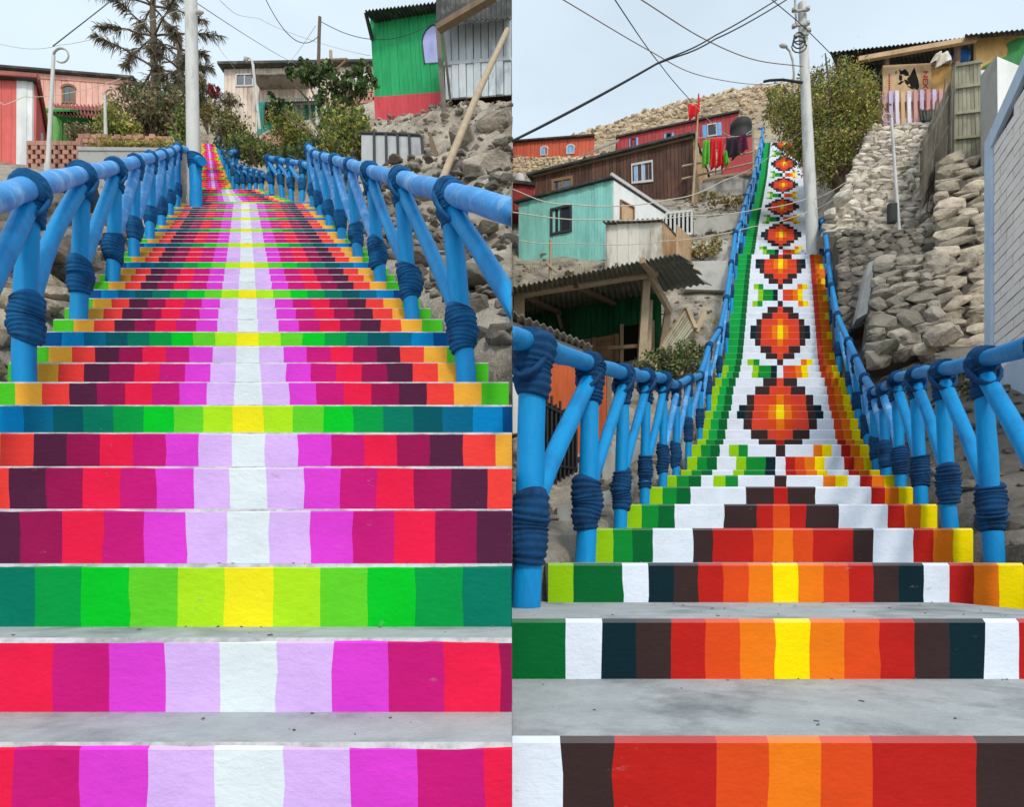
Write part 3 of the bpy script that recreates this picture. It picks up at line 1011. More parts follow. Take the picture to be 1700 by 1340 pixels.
def window(root, q, u0, u1, v0, v1, fm='frame_pale', pm='glass', arch=False, mull=1, fw=.05, proud=.035, shutters=None, hbar=0, panes=None, sub=True):
    nm = qnorm(q)
    W = (q[1] - q[0]).length; H = (q[3] - q[0]).length
    o1 = nm * proud
    X = lambda u, v: lerp2(q, u, v)
    mb = MB()
    fu = fw / W; fv = fw / H
    def slab(a0, a1, b0, b1, d0, d1):
        mb.hexa([X(a0, b0) + nm * d1, X(a1, b0) + nm * d1, X(a1, b1) + nm * d1, X(a0, b1) + nm * d1,
                 X(a0, b0) + nm * d0, X(a1, b0) + nm * d0, X(a1, b1) + nm * d0, X(a0, b1) + nm * d0])
    slab(u0, u0 + fu, v0, v1, -.01, proud + .03)
    slab(u1 - fu, u1, v0, v1, -.01, proud + .03)
    slab(u0 + fu, u1 - fu, v0, v0 + fv, -.01, proud + .03)
    if not arch: slab(u0 + fu, u1 - fu, v1 - fv, v1, -.01, proud + .03)
    for k in range(mull):
        c = u0 + (u1 - u0) * (k + 1) / (mull + 1)
        slab(c - fu * .4, c + fu * .4, v0 + fv, v1 - (0 if arch else fv), 0, proud + .02)
    for k in range(hbar):
        c = v0 + (v1 - v0) * (k + 1) / (hbar + 1)
        slab(u0 + fu, u1 - fu, c - fv * .4, c + fv * .4, 0, proud + .018)
    rim = []
    if arch:
        n = 10; rise = (u1 - u0) * W * .5 / H * .8
        for k in range(n + 1):
            a = math.pi * (1 - k / n)
            rim.append((.5 * (u0 + u1) + .5 * (u1 - u0) * math.cos(a), v1 + rise * math.sin(a)))
        for k in range(n):
            a, b = rim[k], rim[k + 1]
            mb.bar(X(*a) + nm * (proud * .5 + .015), X(*b) + nm * (proud * .5 + .015), fw, proud + .03)
    fr = mb.build('window', M[fm], root)
    mb = MB()
    base = [X(u0, v0), X(u1, v0)] + ([X(*p) for p in rim[::-1]] if arch else [X(u1, v1), X(u0, v1)])
    k = len(base)
    mb.add([p + nm * proud for p in base] + [p for p in base], [tuple(range(k))] + [(i, (i + 1) % k, k + (i + 1) % k, k + i) for i in range(k)])
    mb.build('pane', M[pm], fr)
    if shutters:
        for s in (-1, 1):
            mb = MB()
            w = (u1 - u0) * .5
            a0, a1 = (u0 - w, u0 - fu * .3) if s < 0 else (u1 + fu * .3, u1 + w)
            slab2 = [X(a0, v0), X(a1, v0), X(a1, v1), X(a0, v1)]
            planks(mb, tuple(slab2), 4, .04, random.Random(1), .05)
            mb.slab(*slab2, -nm * .0 + nm * .02)
            mb.build('shutter', M[shutters], fr)
    return fr


def roof(root, q, m, t=.06, corr=0, amp=.03, name='roof', ragged=0, rng=random.Random(2)):
    mb = MB()
    if corr: corrugated(mb, q, corr, amp, .012, ragged=ragged, rng=rng)
    else: mb.slab(*q, (0, 0, -t))
    return mb.build(name, M[m], root)


def overhang(q, D, of, os, drop=0, lift=0):
    """roof quad over a box: front-left, front-right, back-right, back-left"""
    bl, br, tr, tl = q
    D = V(D); s = (tr - tl).normalized(); d = D.normalized()
    up = V((0, 0, .03))
    return (tl - s * os - d * of + up - V((0, 0, drop)), tr + s * os - d * of + up - V((0, 0, drop)),
            tr + s * os + D + d * .2 + up + V((0, 0, lift)), tl - s * os + D + d * .2 + up + V((0, 0, lift)))


def pole_thing(name, label, cat, a, b, r0, r1, m, group=None, seed=1, bend=.3):
    root = thing(name, label, cat, a, group)
    return root


def bush(label, cat, base, blobs, n, size, mats, seed, stem=True, stems=5, r0=.03, name='bush', aspect=.45, group=None, shell=.5):
    rng = random.Random(seed)
    root = thing(name, label, cat, base, group)
    mb = MB()
    leaves(mb, blobs, n, size, rng, mats=list(range(len(mats))), aspect=aspect, shell=shell)
    mb.build('foliage', [LEAF[k] for k in mats], root)
    if stem:
        mb = MB()
        tips = []
        for c, r, w in blobs:
            c = V(c)
            for _ in range(stems):
                tips.append(c + V((rng.uniform(-.8, .8) * r[0], rng.uniform(-.8, .8) * r[1], rng.uniform(-.4, .8) * r[2])))
        branches(mb, base, tips, r0, rng)
        mb.build('stem', M['bark'], root)
    return root


def PB(px, py, z, rx, ry, w=1, rd=None):
    """foliage blob from its picture centre and radii in picture pixels"""
    return (P(px, py, z), (rx * z / F, (rd if rd is not None else (rx + ry) / 2) * z / F, ry * z / F), w)


def wire(label, pts, r, m, sag=0, n=24, group='overhead wires', cat='wire'):
    """a hanging cable through picture points (px, py, z)"""
    p = [P(*a) if not isinstance(a, Vector) else a for a in pts]
    path = []
    ext = [p[0] * 2 - p[1]] + p + [p[-1] * 2 - p[-2]]
    for i in range(len(p) - 1):
        a, b, c, d = ext[i:i + 4]
        for k in range(n):
            t = k / n
            q = .5 * ((2 * b) + (c - a) * t + (2 * a - 5 * b + 4 * c - d) * t * t + (3 * b - a - 3 * c + d) * t ** 3)
            path.append(q - V((0, 0, sag * 4 * t * (1 - t))))
    path.append(p[-1])
    mb = MB(); mb.tube(path, r * .62, 6)
    return tag(mb.build('cable', M[m]), label, cat, group)


def lamp_hook(label, base, top, r, loop, side, cat='street lamp', group='curled lamp posts'):
    root = thing('street_lamp', label, cat, base, group)
    mb = MB(); n = 8
    pts = [base.lerp(top, i / n) for i in range(n + 1)]
    mb.tube(pts, [r * (1.25 - .4 * i / n) for i in range(n + 1)], 10)
    mb.tube([base - V((0, 0, .1)), base + V((0, 0, .12))], r * 1.6, 10)
    mb.build('pole', M['white_pole'], root)
    mb = MB(); pts = []
    c = top + V((side * loop, 0, 0))
    for i in range(26):
        a = math.pi - i / 25 * math.pi * 1.72
        rr = loop * (1 - .12 * i / 25)
        pts.append(c + V((side * -math.cos(math.pi - a) * rr if False else side * math.cos(a) * rr, 0, math.sin(a) * rr)))
    mb.tube(pts, [r * (.62 - .25 * i / 25) for i in range(26)], 8)
    mb.build('curl', M['grey_pole'], root)
    return root
# ================================================================== the slope on the left
rng = random.Random(101)

# tall white pole at the head of the flight
b = P(322, 338, 9.4)
root = thing('utility_pole', 'tall white utility pole standing at the left edge of the pink stairs', 'utility pole', b)
mb = MB(); t = P(316, -70, 9.4)
mb.tube([b - V((0, 0, .4))] + [b.lerp(t, i / 8) for i in range(9)], [.102] + [.1 - .012 * i / 8 for i in range(9)], 20)
mb.build('shaft', M['white_pole'], root)
mb = MB(); a = P(331, 20, 9.35); mb.tube([P(322, 19, 9.4), P(337, 20, 9.35)], .02, 8); mb.tube([P(326, 20, 9.33), P(331, 20, 9.33), P(337, 20, 9.33)], [.03, .036, .02], 8)
mb.build('insulator', M['grey_pole'], root)
b = P(326, 336, 9.15); t = P(324, 262, 9.15)
root = thing('post', 'thick blue wooden stub post topped with a short round log beside the white pole', 'post', b)
mb = MB(); mb.log(b - V((0, 0, .15)), t, .088, rng, 16, 5); mb.build('shaft', M['blue_pole'], root)
mb = MB(); mb.log(P(321, 263, 9.28), P(336, 267, 8.95), .07, rng, 16, 3); mb.build('log_end', M['blue_pole'], root)
mb = MB(); mb.rope(t - V((0, 0, .16)), t + V((0, 0, .06)), .10, .115, 6, 14, 0, .008, None, rng); mb.build('rope_wrap', M['blue_rope'], root)

# long salmon house
q = Q((-90, 262, 18), (224, 255, 19.6), (221, 134, 19.6), (-90, 109, 18))
root = thing('house', 'long salmon pink wooden house with a dark roof line behind the lattice wall', 'house', centre_base(q))
walls(root, q, (-.4, 5, 0), 30, M['w_salmon'], rng)
roof(root, overhang(q, (-.4, 5, 0), .2, .1, .0, .3), 'roof_dark', .07)
for u in (.60, .38): window(root, q, u, u + .075, .64, .82, 'frame_wood', 'glass', True, 1, .06)
mb = MB(); mb.slab(lerp2(q, 0, .93) , lerp2(q, 1, .93), lerp2(q, 1, .985), lerp2(q, 0, .985), qnorm(q) * .06); mb.build('fascia', M['w_salmon'], root)

# coral shed in front
q = Q((-70, 284, 10), (56, 282, 10), (57, 137, 10), (-70, 128, 10))
D = P(77, 232, 11.5) - P(57, 137, 10); D.z = 0
root = thing('shed', 'coral red shed with a broad white stripe beside the brick lattice', 'shed', centre_base(q))
mb = MB(); mb.hexa([q[0], q[1], q[2], q[3]] + [p + D for p in q])
planks(mb, q, 12, .03, rng, .05, u0=0, u1=.79)
planks(mb, _out((q[1], q[1] + D, q[2] + D, q[2]), V((1, 0, 0))), 8, .03, rng)
mb.build('wall', M['w_coral'], root)
mb = MB(); planks(mb, q, 3, .045, rng, .02, u0=.795, u1=1.0); mb.build('white_panel', M['w_offwhite'], root)
window(root, _out((q[1], q[1] + D, q[2] + D, q[2]), V((1, 0, 0))), .3, .75, .35, .66, 'frame_pale', 'glass_dark', False, 0, .05)
roof(root, overhang(q, D, .14, .06, .0, .05), 'roof_dark', .05)
mb = MB(); o = overhang(q, D, .16, .08, .0, .05); mb.slab(o[0], o[1], o[1] - V((0, 0, .06)), o[0] - V((0, 0, .06)), (0, -.03, 0)); mb.bar(o[1] - V((0, 0, .03)), o[2] - V((0, 0, .03)), .04, .08)
mb.build('bargeboard', M['red_roof'], root)

# small green house with its awning
q = Q((72, 246, 14), (186, 242, 14.4), (186, 184, 14.4), (72, 180, 14))
root = thing('house', 'small green wooden house with a rusty red roof and a mossy awning', 'house', centre_base(q))
mb = MB(); planks(mb, q, 9, .03, rng, .05, u0=0, u1=.42); mb.slab(lerp2(q, 0, 0), lerp2(q, .42, 0), lerp2(q, .42, 1), lerp2(q, 0, 1), (0, .08, 0)); mb.build('wall', M['w_green_small'], root)
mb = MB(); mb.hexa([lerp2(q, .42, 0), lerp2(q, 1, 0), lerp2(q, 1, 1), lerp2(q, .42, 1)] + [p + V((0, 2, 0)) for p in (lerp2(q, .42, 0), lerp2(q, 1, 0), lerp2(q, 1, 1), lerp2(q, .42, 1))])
mb.build('doorway', M['dark_fill'], root)  # solid near-black box, the doorway's shade given as colour
roof(root, (P(92, 188, 13.3), P(186, 196, 13.6), P(190, 176, 16), P(88, 172, 16)), 'red_roof', corr=16, amp=.035)
mb = MB()
for k in range(7):
    a0 = k / 6
    pass
prof = [(0, 0), (.25, .16), (.5, .24), (.8, .28)]
aw = [[P(x, 181, 13.4) + V((0, dy, dz)) for dy, dz in prof] for x in (66, 116)]
for k in range(3):
    mb.slab(aw[0][k], aw[1][k], aw[1][k + 1], aw[0][k + 1], (0, 0, -.05))
mb.build('awning', M['w_tarp'], root)

# brick lattice wall
q = Q((44, 286, 9.3), (134, 286, 9.2), (134, 233, 9.2), (44, 233, 9.3))
root = tag(MB().build('brick_wall', M['brick']), 'low brick wall pierced with a lattice of square holes', 'brick wall')
bpy.data.objects.remove(root)
mb = MB(); rows = 7
for r in range(rows):
    n = 6
    for c in range(n + 1):
        if 0 < r < rows - 1:
            a = (c - .5 * (r % 2)) / n; bb = a + .66 / n
        else:
            a = (c - .5 * (r % 2)) / n; bb = a + .97 / n
        a = max(a, 0); bb = min(bb, 1)
        if bb - a < .02: continue
        v0 = r / rows + .006; v1 = (r + 1) / rows - .006
        A = [lerp2(q, a, v0), lerp2(q, bb, v0), lerp2(q, bb, v1), lerp2(q, a, v1)]
        mb.slab(*A, (0, .14 + rng.uniform(-.01, .01), 0))
o = mb.build('brick_wall', M['brick']); tag(o, 'low brick wall pierced with a lattice of square holes', 'brick wall')
q = Q((134, 262, 10.0), (292, 262, 10.2), (292, 232, 10.2), (134, 231, 10.0)); mb = MB()
for r in range(4):
    planks(mb, tuple(q), 16, .12, rng, .08, v0=r / 4 + .01, v1=(r + 1) / 4 - .01, u0=.02 * (r % 2), u1=1)
mb.slab(*q, (0, .1, 0))
tag(mb.build('brick_wall', M['brick']), 'solid low brick wall under the flowering shrubs', 'brick wall')
q = Q((130, 350, 8.35), (300, 345, 9.4), (300, 252, 9.4), (130, 251, 8.35)); mb = MB(); mb.slab(*q, (0, .16, 0)); mb.slab(lerp2(q, 0, 1.0) + V((0, -.02, .003)), lerp2(q, 1, 1) + V((0, -.02, .003)), lerp2(q, 1, 1) + V((0, .18, .003)), lerp2(q, 0, 1) + V((0, .18, .003)), (0, 0, .05))
tag(mb.build('concrete_wall', M['concrete_wall']), 'pale grey concrete wall seen through the left blue railing', 'wall')

lamp_hook('thin white lamp post with a curled top beside the coral shed', P(79, 286, 9), P(89, 92, 9), .027, .115, 1)
lamp_hook('shorter curled lamp post standing among the shrubs', P(176, 240, 11), P(174, 158, 11), .028, .12, 1)
b = P(431, 215, 17); t = P(420, 108, 17)
root = thing('street_lamp', 'slim lamp post with a hooked head in front of the beige house', 'street lamp', b)
mb = MB(); mb.tube([b.lerp(t, i / 6) for i in range(7)] + [P(418, 100, 17), P(414, 95.5, 17), P(409, 96, 17)], [.04] * 7 + [.03, .028, .025], 8); mb.build('pole', M['white_pole'], root)
mb = MB(); mb.tube([P(411, 95, 17), P(408.5, 97, 17), P(407, 101, 17)], [.03, .07, .05], 8); mb.build('lamp_head', M['grey_pole'], root)


# monkey-puzzle like pines
def pine(label, base, top, whorls, seed, n_needles):
    rng = random.Random(seed)
    root = thing('pine_tree', label, 'tree', base, 'drooping pines')
    mb = MB(); n = 10
    mb.tube([base.lerp(top, i / n) + V((rng.uniform(-1, 1) * .03, 0, 0)) for i in range(n + 1)], [.11 - .06 * i / n for i in range(n + 1)], 10)
    mb.build('trunk', M['bark'], root)
    for (py, ln, cnt, rise) in whorls:
        h = P(0, py, base.y).z
        f = (h - base.z) / (top.z - base.z); c = base.lerp(top, f)
        for k in range(cnt):
            a = 2 * math.pi * (k + rng.uniform(-.2, .2)) / cnt + rng.uniform(0, .5)
            L = ln * rng.uniform(.75, 1.15)
            d = V((math.cos(a), math.sin(a), 0))
            mb = MB(); pts = []
            for i in range(9):
                t = i / 8
                pts.append(c + d * L * t + V((0, 0, L * (rise * t - .25 * t * t * (1 if rise > .2 else .5)))) + V((rng.uniform(-1, 1), rng.uniform(-1, 1), rng.uniform(-1, 1))) * .015)
            mb.tube(pts, [.028 - .02 * i / 8 for i in range(9)], 5)
            br = mb.build('branch', M['bark'], root)
            mb = MB()
            for _ in range(n_needles):
                t = .56 + .44 * rng.random()
                if rng.random() < .12: t = rng.uniform(.2, .6)
                i = min(int(t * 8), 7)
                p = pts[i].lerp(pts[i + 1], t * 8 - i)
                s = V((-d.y, d.x, 0)) * rng.uniform(-1, 1) + d * rng.uniform(.0, .9) + V((0, 0, rng.uniform(-.9, .25)))
                s.normalize(); l = rng.uniform(.14, .34) * (1.15 - .45 * t)
                w = s.cross(V((rng.gauss(0, 1), rng.gauss(0, 1), rng.gauss(0, 1)))).normalized() * rng.uniform(.005, .011)
                e = p + s * l; dr = V((0, 0, -l * .25))
                mb.add([p - w * .6, p + w * .6, p.lerp(e, .55) + w, e + dr, p.lerp(e, .55) - w], [(0, 1, 2, 3, 4)])
            mb.build('needles', LEAF['pine'], br)
    return root
pine('tall sparse brown-green pine with drooping branches left of the white pole', P(258, 205, 15), P(252, -60, 15),
     [(135, 1.0, 4, -.1), (112, 1.2, 5, .05), (60, 1.6, 6, .15), (10, 1.5, 6, .3), (-35, 1.2, 5, .3)], 41, 240)
pine('smaller brownish pine half hidden behind the white pole', P(297, 225, 13.6), P(300, 60, 13.6),
     [(150, .6, 4, -.1), (115, .7, 5, .05), (82, .5, 4, .2)], 42, 170)

bush('large dark shrub with pale dead leaves below the tall pine', 'shrub', P(255, 245, 12), [PB(250, 195, 12, 58, 34, 3), PB(285, 190, 12, 36, 40, 2), PB(235, 165, 12.4, 26, 18, 1)], 5200, .085, ['dark', 'dark', 'brown', 'straw'], 51)
bush('yellow-green flowering shrub around the short curled lamp post', 'shrub', P(190, 245, 11.3), [PB(190, 212, 11.3, 24, 36, 2), PB(215, 218, 11.2, 22, 22, 1)], 2600, .07, ['yellow', 'olive', 'green'], 52)
bush('low dark shrub in front of the green house doorway', 'shrub', P(150, 240, 12.4), [PB(150, 222, 12.4, 34, 18, 1), PB(125, 228, 12.4, 18, 10, .5)], 1700, .07, ['dark', 'brown', 'straw'], 53)
bush('olive creeper spilling over the top of the solid brick wall', 'creeper', P(215, 255, 9.9), [PB(190, 243, 9.9, 50, 12, 2, 14), PB(250, 245, 9.9, 44, 14, 2, 14)], 2600, .06, ['yellow', 'olive', 'straw'], 54, stems=3)
bush('dark green shrub hugging the left side of the white pole base', 'shrub', P(300, 330, 10.2), [PB(300, 268, 10.4, 16, 46, 2), PB(305, 215, 11, 14, 36, 1)], 2200, .075, ['dark', 'green', 'olive'], 55)
bush('grassy dry shrub right of the white pole with a red flower head', 'shrub', P(345, 220, 15.5), [PB(340, 180, 15.5, 18, 26, 2), PB(332, 135, 15.5, 10, 22, 1)], 1500, .1, ['brown', 'olive', 'straw'], 56)
bush('bright red flowering plant between the white pole and the beige house', 'flowering plant', P(352, 200, 15.8), [PB(352, 152, 15.8, 12, 11, 1)], 420, .09, ['redflower', 'redflower', 'brown'], 57)
bush('dark spiky plant on the bank below the beige house', 'plant', P(380, 185, 18), [PB(380, 168, 18, 22, 10, 1)], 700, .12, ['dark', 'brown'], 58, aspect=.2)
bush('dark spreading shrub above the narrow upper flight', 'shrub', P(395, 260, 14), [PB(392, 222, 14, 40, 22, 2), PB(372, 200, 14.6, 22, 20, 1)], 3200, .08, ['dark', 'dark', 'olive', 'straw'], 59)
bush('loose green hedge just right of the narrow upper flight', 'hedge', P(425, 275, 12.8), [PB(420, 250, 12.8, 44, 18, 2), PB(405, 240, 13.2, 20, 14, 1)], 2800, .075, ['dark', 'green', 'olive'], 60)
bush('pale feathery green shrub in front of the teal shop', 'shrub', P(480, 262, 12.2), [PB(478, 208, 12.2, 34, 30, 2), PB(497, 235, 12.2, 30, 24, 2)], 3400, .075, ['green', 'olive', 'yellow'], 61)
bush('olive shrub in front of the grey metal gate', 'shrub', P(580, 290, 10.2), [PB(572, 215, 10.4, 42, 34, 2), PB(560, 250, 10.2, 40, 26, 2), PB(605, 235, 10.2, 20, 30, 1)], 4200, .075, ['olive', 'green', 'dark', 'yellow'], 62)
bush('dark hedge behind the short blue landing railing', 'hedge', P(520, 285, 11), [PB(520, 252, 11, 30, 22, 2), PB(482, 258, 11.4, 26, 14, 1)], 2600, .07, ['dark', 'dark', 'green'], 63)

# fig tree
rng = random.Random(64)
base = P(548, 265, 11)
root = thing('fig_tree', 'sparse fig tree with dark leaves around the thin white pole', 'tree', base)
bl = [PB(512, 122, 11, 26, 20, 3), PB(540, 120, 11, 24, 15, 2), PB(482, 122, 11.2, 10, 14, .8), PB(565, 140, 11, 30, 14, 2), PB(592, 118, 11, 18, 11, 1.2), PB(601, 103, 11, 7, 6, .4), PB(600, 148, 11, 24, 10, 1.3),
      PB(568, 168, 11, 20, 14, 1.2), PB(532, 165, 11, 16, 16, .8), PB(615, 135, 11.2, 12, 18, .7), PB(592, 190, 10.8, 12, 12, .6), PB(455, 178, 11.5, 18, 16, .8), PB(545, 190, 11, 12, 12, .5)]
mb = MB(); leaves(mb, bl, 2800, .085, rng, mats=[0, 0, 1], aspect=.75, shell=.4)
mb.build('crown', [LEAF['dark'], LEAF['green']], root)
mb = MB(); branches(mb, base, [b_[0] for b_ in bl], .045, rng, 7, .14); mb.build('trunk', M['bark'], root)

b = P(525, 262, 12); t = P(531, 28, 12)
root = thing('pole', 'thin crooked pole, white below and brown above, beside the fig tree', 'pole', b)
m_ = b.lerp(t, .52)
mb = MB(); mb.log(b, m_, .038, rng, 10, 5); mb.build('lower_shaft', M['white_pole'], root)
mb = MB(); mb.log(m_, t, .034, rng, 10, 6); mb.build('upper_shaft', M['bark'], root)
b = P(552, 170, 21); t = P(549, 84, 21)
root = thing('pole', 'wooden pole with a cross arm on the beige house roof', 'pole', b)
mb = MB(); mb.log(b, t, .06, rng, 8, 4); mb.build('shaft', M['pale_wood'], root)
mb = MB(); mb.bar(P(528, 100, 20.9), P(577, 98, 20.9), .06, .06); mb.bar(P(555, 118, 20.9), P(574, 100, 20.9), .05, .05); mb.build('cross_arm', M['old_wood'], root)

# beige house on the skyline
rng = random.Random(65)
q = Q((372, 225, 23), (645, 215, 24.6), (645, 108, 24.6), (372, 113, 23))
root = thing('house', 'two storey beige board house on the skyline behind the fig tree', 'house', centre_base(q))
walls(root, q, (.3, 6, 0), 44, M['w_beige'], rng, gap=.1)
roof(root, overhang(q, (.3, 6, 0), .3, .1, 0, .3), 'roof_dark', .1)
for u0, u1, v0, v1, pm in ((.066, .17, .71, .9, 'glass'), (.28, .37, .74, .88, 'glass_blue'), (.76, .865, .73, .9, 'glass')):
    window(root, q, u0, u1, v0, v1, 'frame_pale', pm, False, 1, .05)
mb = MB(); mb.slab(lerp2(q, .21, .66), lerp2(q, .5, .66), lerp2(q, .5, .66) + V((0, -.9, -.12)), lerp2(q, .21, .66) + V((0, -.9, -.12)), (0, 0, .05)); mb.build('lean_to', M['roof_grey'], root)
q = Q((428, 232, 20.6), (532, 228, 20.8), (532, 168, 20.8), (428, 170, 20.6))
root = thing('shop', 'small teal shop with a corrugated canopy and white framed glass below the beige house', 'shop', centre_base(q))
walls(root, q, (0, 1.6, 0), 16, M['w_teal'], rng)
window(root, q, .55, .97, .35, .95, 'frame_pale', 'glass_blue', False, 2, .06)
window(root, q, .1, .42, .4, .9, 'frame_dark', 'dark_fill', False, 0, .05)
roof(root, (P(440, 167, 20), P(528, 164, 20.1), P(528, 160, 22), P(438, 162, 22)), 'roof_olive', corr=18, amp=.04, name='canopy')
q = Q((552, 172, 21.2), (628, 170, 21.4), (628, 150, 21.4), (552, 152, 21.2)); mb = MB()
for r in range(4):
    for c in range(10):
        a = (c + .5 * (r % 2)) / 10.5; A = [lerp2(q, a, r / 4), lerp2(q, a + (.062 if r % 3 else .094), r / 4), lerp2(q, a + (.062 if r % 3 else .094), (r + .96) / 4), lerp2(q, a, (r + .96) / 4)]
        mb.slab(*A, (0, .15, 0))
tag(mb.build('brick_wall', M['brick']), 'far pierced brick parapet left of the green house', 'brick wall')
q = Q((435, 252, 13.4), (520, 250, 13.6), (520, 228, 13.6), (435, 228, 13.4)); mb = MB()
for r in range(3): planks(mb, q, 10, .1, rng, .06, v0=r / 3 + .01, v1=(r + 1) / 3 - .01, u0=.03 * (r % 2), u1=1)
mb.slab(*q, (0, .1, 0)); tag(mb.build('brick_wall', M['brick']), 'reddish garden wall behind the pale feathery shrub', 'brick wall')

# green house at the top of the bank
rng = random.Random(66)
q = Q((626, 204, 14.8), (736, 196, 13.9), (724, 21, 13.9), (616, 31, 14.8))
root = thing('house', 'tall bright green board house with a red base band above the rock bank', 'house', centre_base(q))
D = V((1.0, 3.0, 0))
walls(root, q, D, 15, M['w_green'], rng, nside=10, gap=.05)
mb = MB(); planks(mb, q, 15, .06, rng, .03, v0=0, v1=.235, jit=.1); mb.build('base_band', M['w_redband'], root)
window(root, q, .77, .985, .53, .80, 'lavender', 'lavender', True, 0, .03) if False else None
fr = None
mb = MB(); nm = qnorm(q); pts = [lerp2(q, u, v) for u, v in ((.80, .52), (1.0, .52), (1.0, .86), (.97, .875), (.92, .86), (.86, .83), (.81, .78), (.785, .72))]
k = len(pts); mb.add([p + nm * .05 for p in pts] + pts, [tuple(range(k))] + [(i, (i + 1) % k, k + (i + 1) % k, k + i) for i in range(k)])
mb.build('arched_panel', M['lavender'], root)
mb = MB(); 
for i in range(2, 7): mb.bar(pts[i] + nm * .05, pts[(i + 1)] + nm * .05, .03, .03)
mb.bar(pts[7] + nm * .05, pts[0] + nm * .05, .03, .03)
mb.build('panel_trim', M['frame_dark'], root)
rq = (P(606, 17, 14.3), P(742, 1, 13.4), P(742, 1, 13.4) + V((1.0, 3.4, .75)), P(606, 17, 14.3) + V((1.0, 3.4, .75)))
roof(root, rq, 'roof_dark', corr=22, amp=.022)
mb = MB(); mb.slab(lerp2(q, 0, .99), lerp2(q, 1, .99), lerp2(q, 1, 1.045), lerp2(q, 0, 1.045), nm * .1); mb.bar(P(607, 20, 14.4), P(618, 66, 14.75), .06, .1); mb.build('eave_board', M['frame_dark'], root)

# grey plank shed
rng = random.Random(67)
q = Q((740, 166, 13.0), (849.7, 158, 12.6), (849.7, 14, 12.6), (736, 24, 13.0))
root = thing('shed', 'weathered grey plank shed on the bank beside the green house', 'shed', centre_base(q))
mb = MB(); D = V((0, 2.2, 0)); mb.hexa([*q] + [p + D for p in q]); 
mb.build('wall', M['dark_fill'], root); mb = MB()  # near-black core: shade in the plank gaps is painted on
planks(mb, q, 9, .04, rng, .11, v0=0, v1=.385, jit=.5); planks(mb, q, 9, .04, rng, .11, v0=.43, v1=.86, jit=.5)
mb.slab(lerp2(q, 0, .388), lerp2(q, 1, .388), lerp2(q, 1, .428), lerp2(q, 0, .428), qnorm(q) * .06)
mb.slab(lerp2(q, 0, .862), lerp2(q, 1, .862), lerp2(q, 1, .90), lerp2(q, 0, .90), qnorm(q) * .1)
mb.build('planks', M['w_greyplank'], root)
rq = (P(722, 8, 12.2), P(849.7, -6, 11.9), P(849.7, 26, 14.8), P(726, 34, 15.2))
roof(root, (P(724, 36, 12.5), P(849.7, 30, 12.1), P(849.7, -30, 12.6), P(724, -8, 13.0)), 'roof_dark', corr=15, amp=.018)
mb = MB(); b = P(736, 262, 12.2); mb.bar(P(727, 42, 12.6), P(742, 250, 12.0), .10, .10); mb.bar(P(735, 50, 12.6), P(748, 170, 12.6), .05, .05); mb.build('corner_post', M['w_fencedark'], root)
mb = MB(); mb.bar(P(728, 47, 12.0), P(822, -8, 11.4), .14, .12); mb.build('rafter', M['old_wood'], root)
a = P(842, 50, 11.3); b = P(706, 372, 7.2)
mb = MB(); mb.log(b, a, .05, rng, 12, 12, bend=.5); tag(mb.build('bamboo_pole', M['bamboo']), 'long pale bamboo pole leaning against the grey plank shed', 'bamboo pole')
mb = MB(); mb.hexa([P(711, 218, 9.9), P(716, 222, 9.9), P(730, 261, 9.9), P(716, 262, 9.9), P(711, 218, 10), P(716, 222, 10), P(730, 261, 10), P(716, 262, 10)])
tag(mb.build('board', M['old_wood']), 'broken wedge of dark board stuck in the bank beside the metal gate', 'board')

# metal gate
q = Q((600, 292, 9.9), (703, 280, 9.6), (700, 226, 9.6), (600, 222, 9.9))
root = thing('gate', 'grey metal sheet gate with tubular frame and vertical bars', 'gate', centre_base(q))
mb = MB(); mb.slab(*q, (0, .03, 0)); mb.build('sheet', M['metal_panel'], root)
mb = MB()
for u in (.22, .42, .61, .80): mb.bar(lerp2(q, u, 0) + V((0, -.02, 0)), lerp2(q, u, 1) + V((0, -.02, 0)), .04, .03)
mb.build('bars', M['frame_dark'], root)
mb = MB(); mb.tube([lerp2(q, 0, 1.02), lerp2(q, .5, 1.03), lerp2(q, .97, 1.03), lerp2(q, 1.0, .97), lerp2(q, 1.01, 0)], .025, 8); mb.build('frame', M['frame_dark'], root)

# boulders of the bank and of the rubble pile
rng = random.Random(68); 
for k, (px, py, z, s) in enumerate([(800, 300, 8.0, .3), (835, 275, 8.2, .26), (770, 240, 9.6, .3), (820, 210, 10.4, .34), (700, 330, 7.4, .35), (835, 560, 2.95, .16), (812, 600, 2.8, .12), (800, 470, 4.4, .22), (842, 505, 2.75, .14), (740, 470, 4.7, .2), (700, 440, 5.2, .2)]):
    mb = MB(); p = P(px, py, z); p.x = min(p.x, -s * .9); g = gh(p.x, p.y); rock(mb, (p.x, p.y, g + s * .1), s, s * .9, s * .7, rng)
    tag(mb.build('boulder', M['rock_bank'] if z > 6 else M['stone_dark']), 'rough grey boulder in the rock bank beside the right blue railing', 'boulder', 'boulders in the rock bank')
mb = MB()
for k in range(46):
    px = rng.uniform(42, 128); py = rng.uniform(305, 420); z = 5.6 - (py - 305) / 115 * 1.3 + rng.uniform(-.1, .1)
    s = rng.uniform(.10, .2); p = P(px, py, z); rock(mb, p, s * 1.2, s, s * .85, rng)
tag(mb.build('stone_pile', M['stone_dark']), 'loose pile of grey stones behind the left blue railing', 'stone pile')

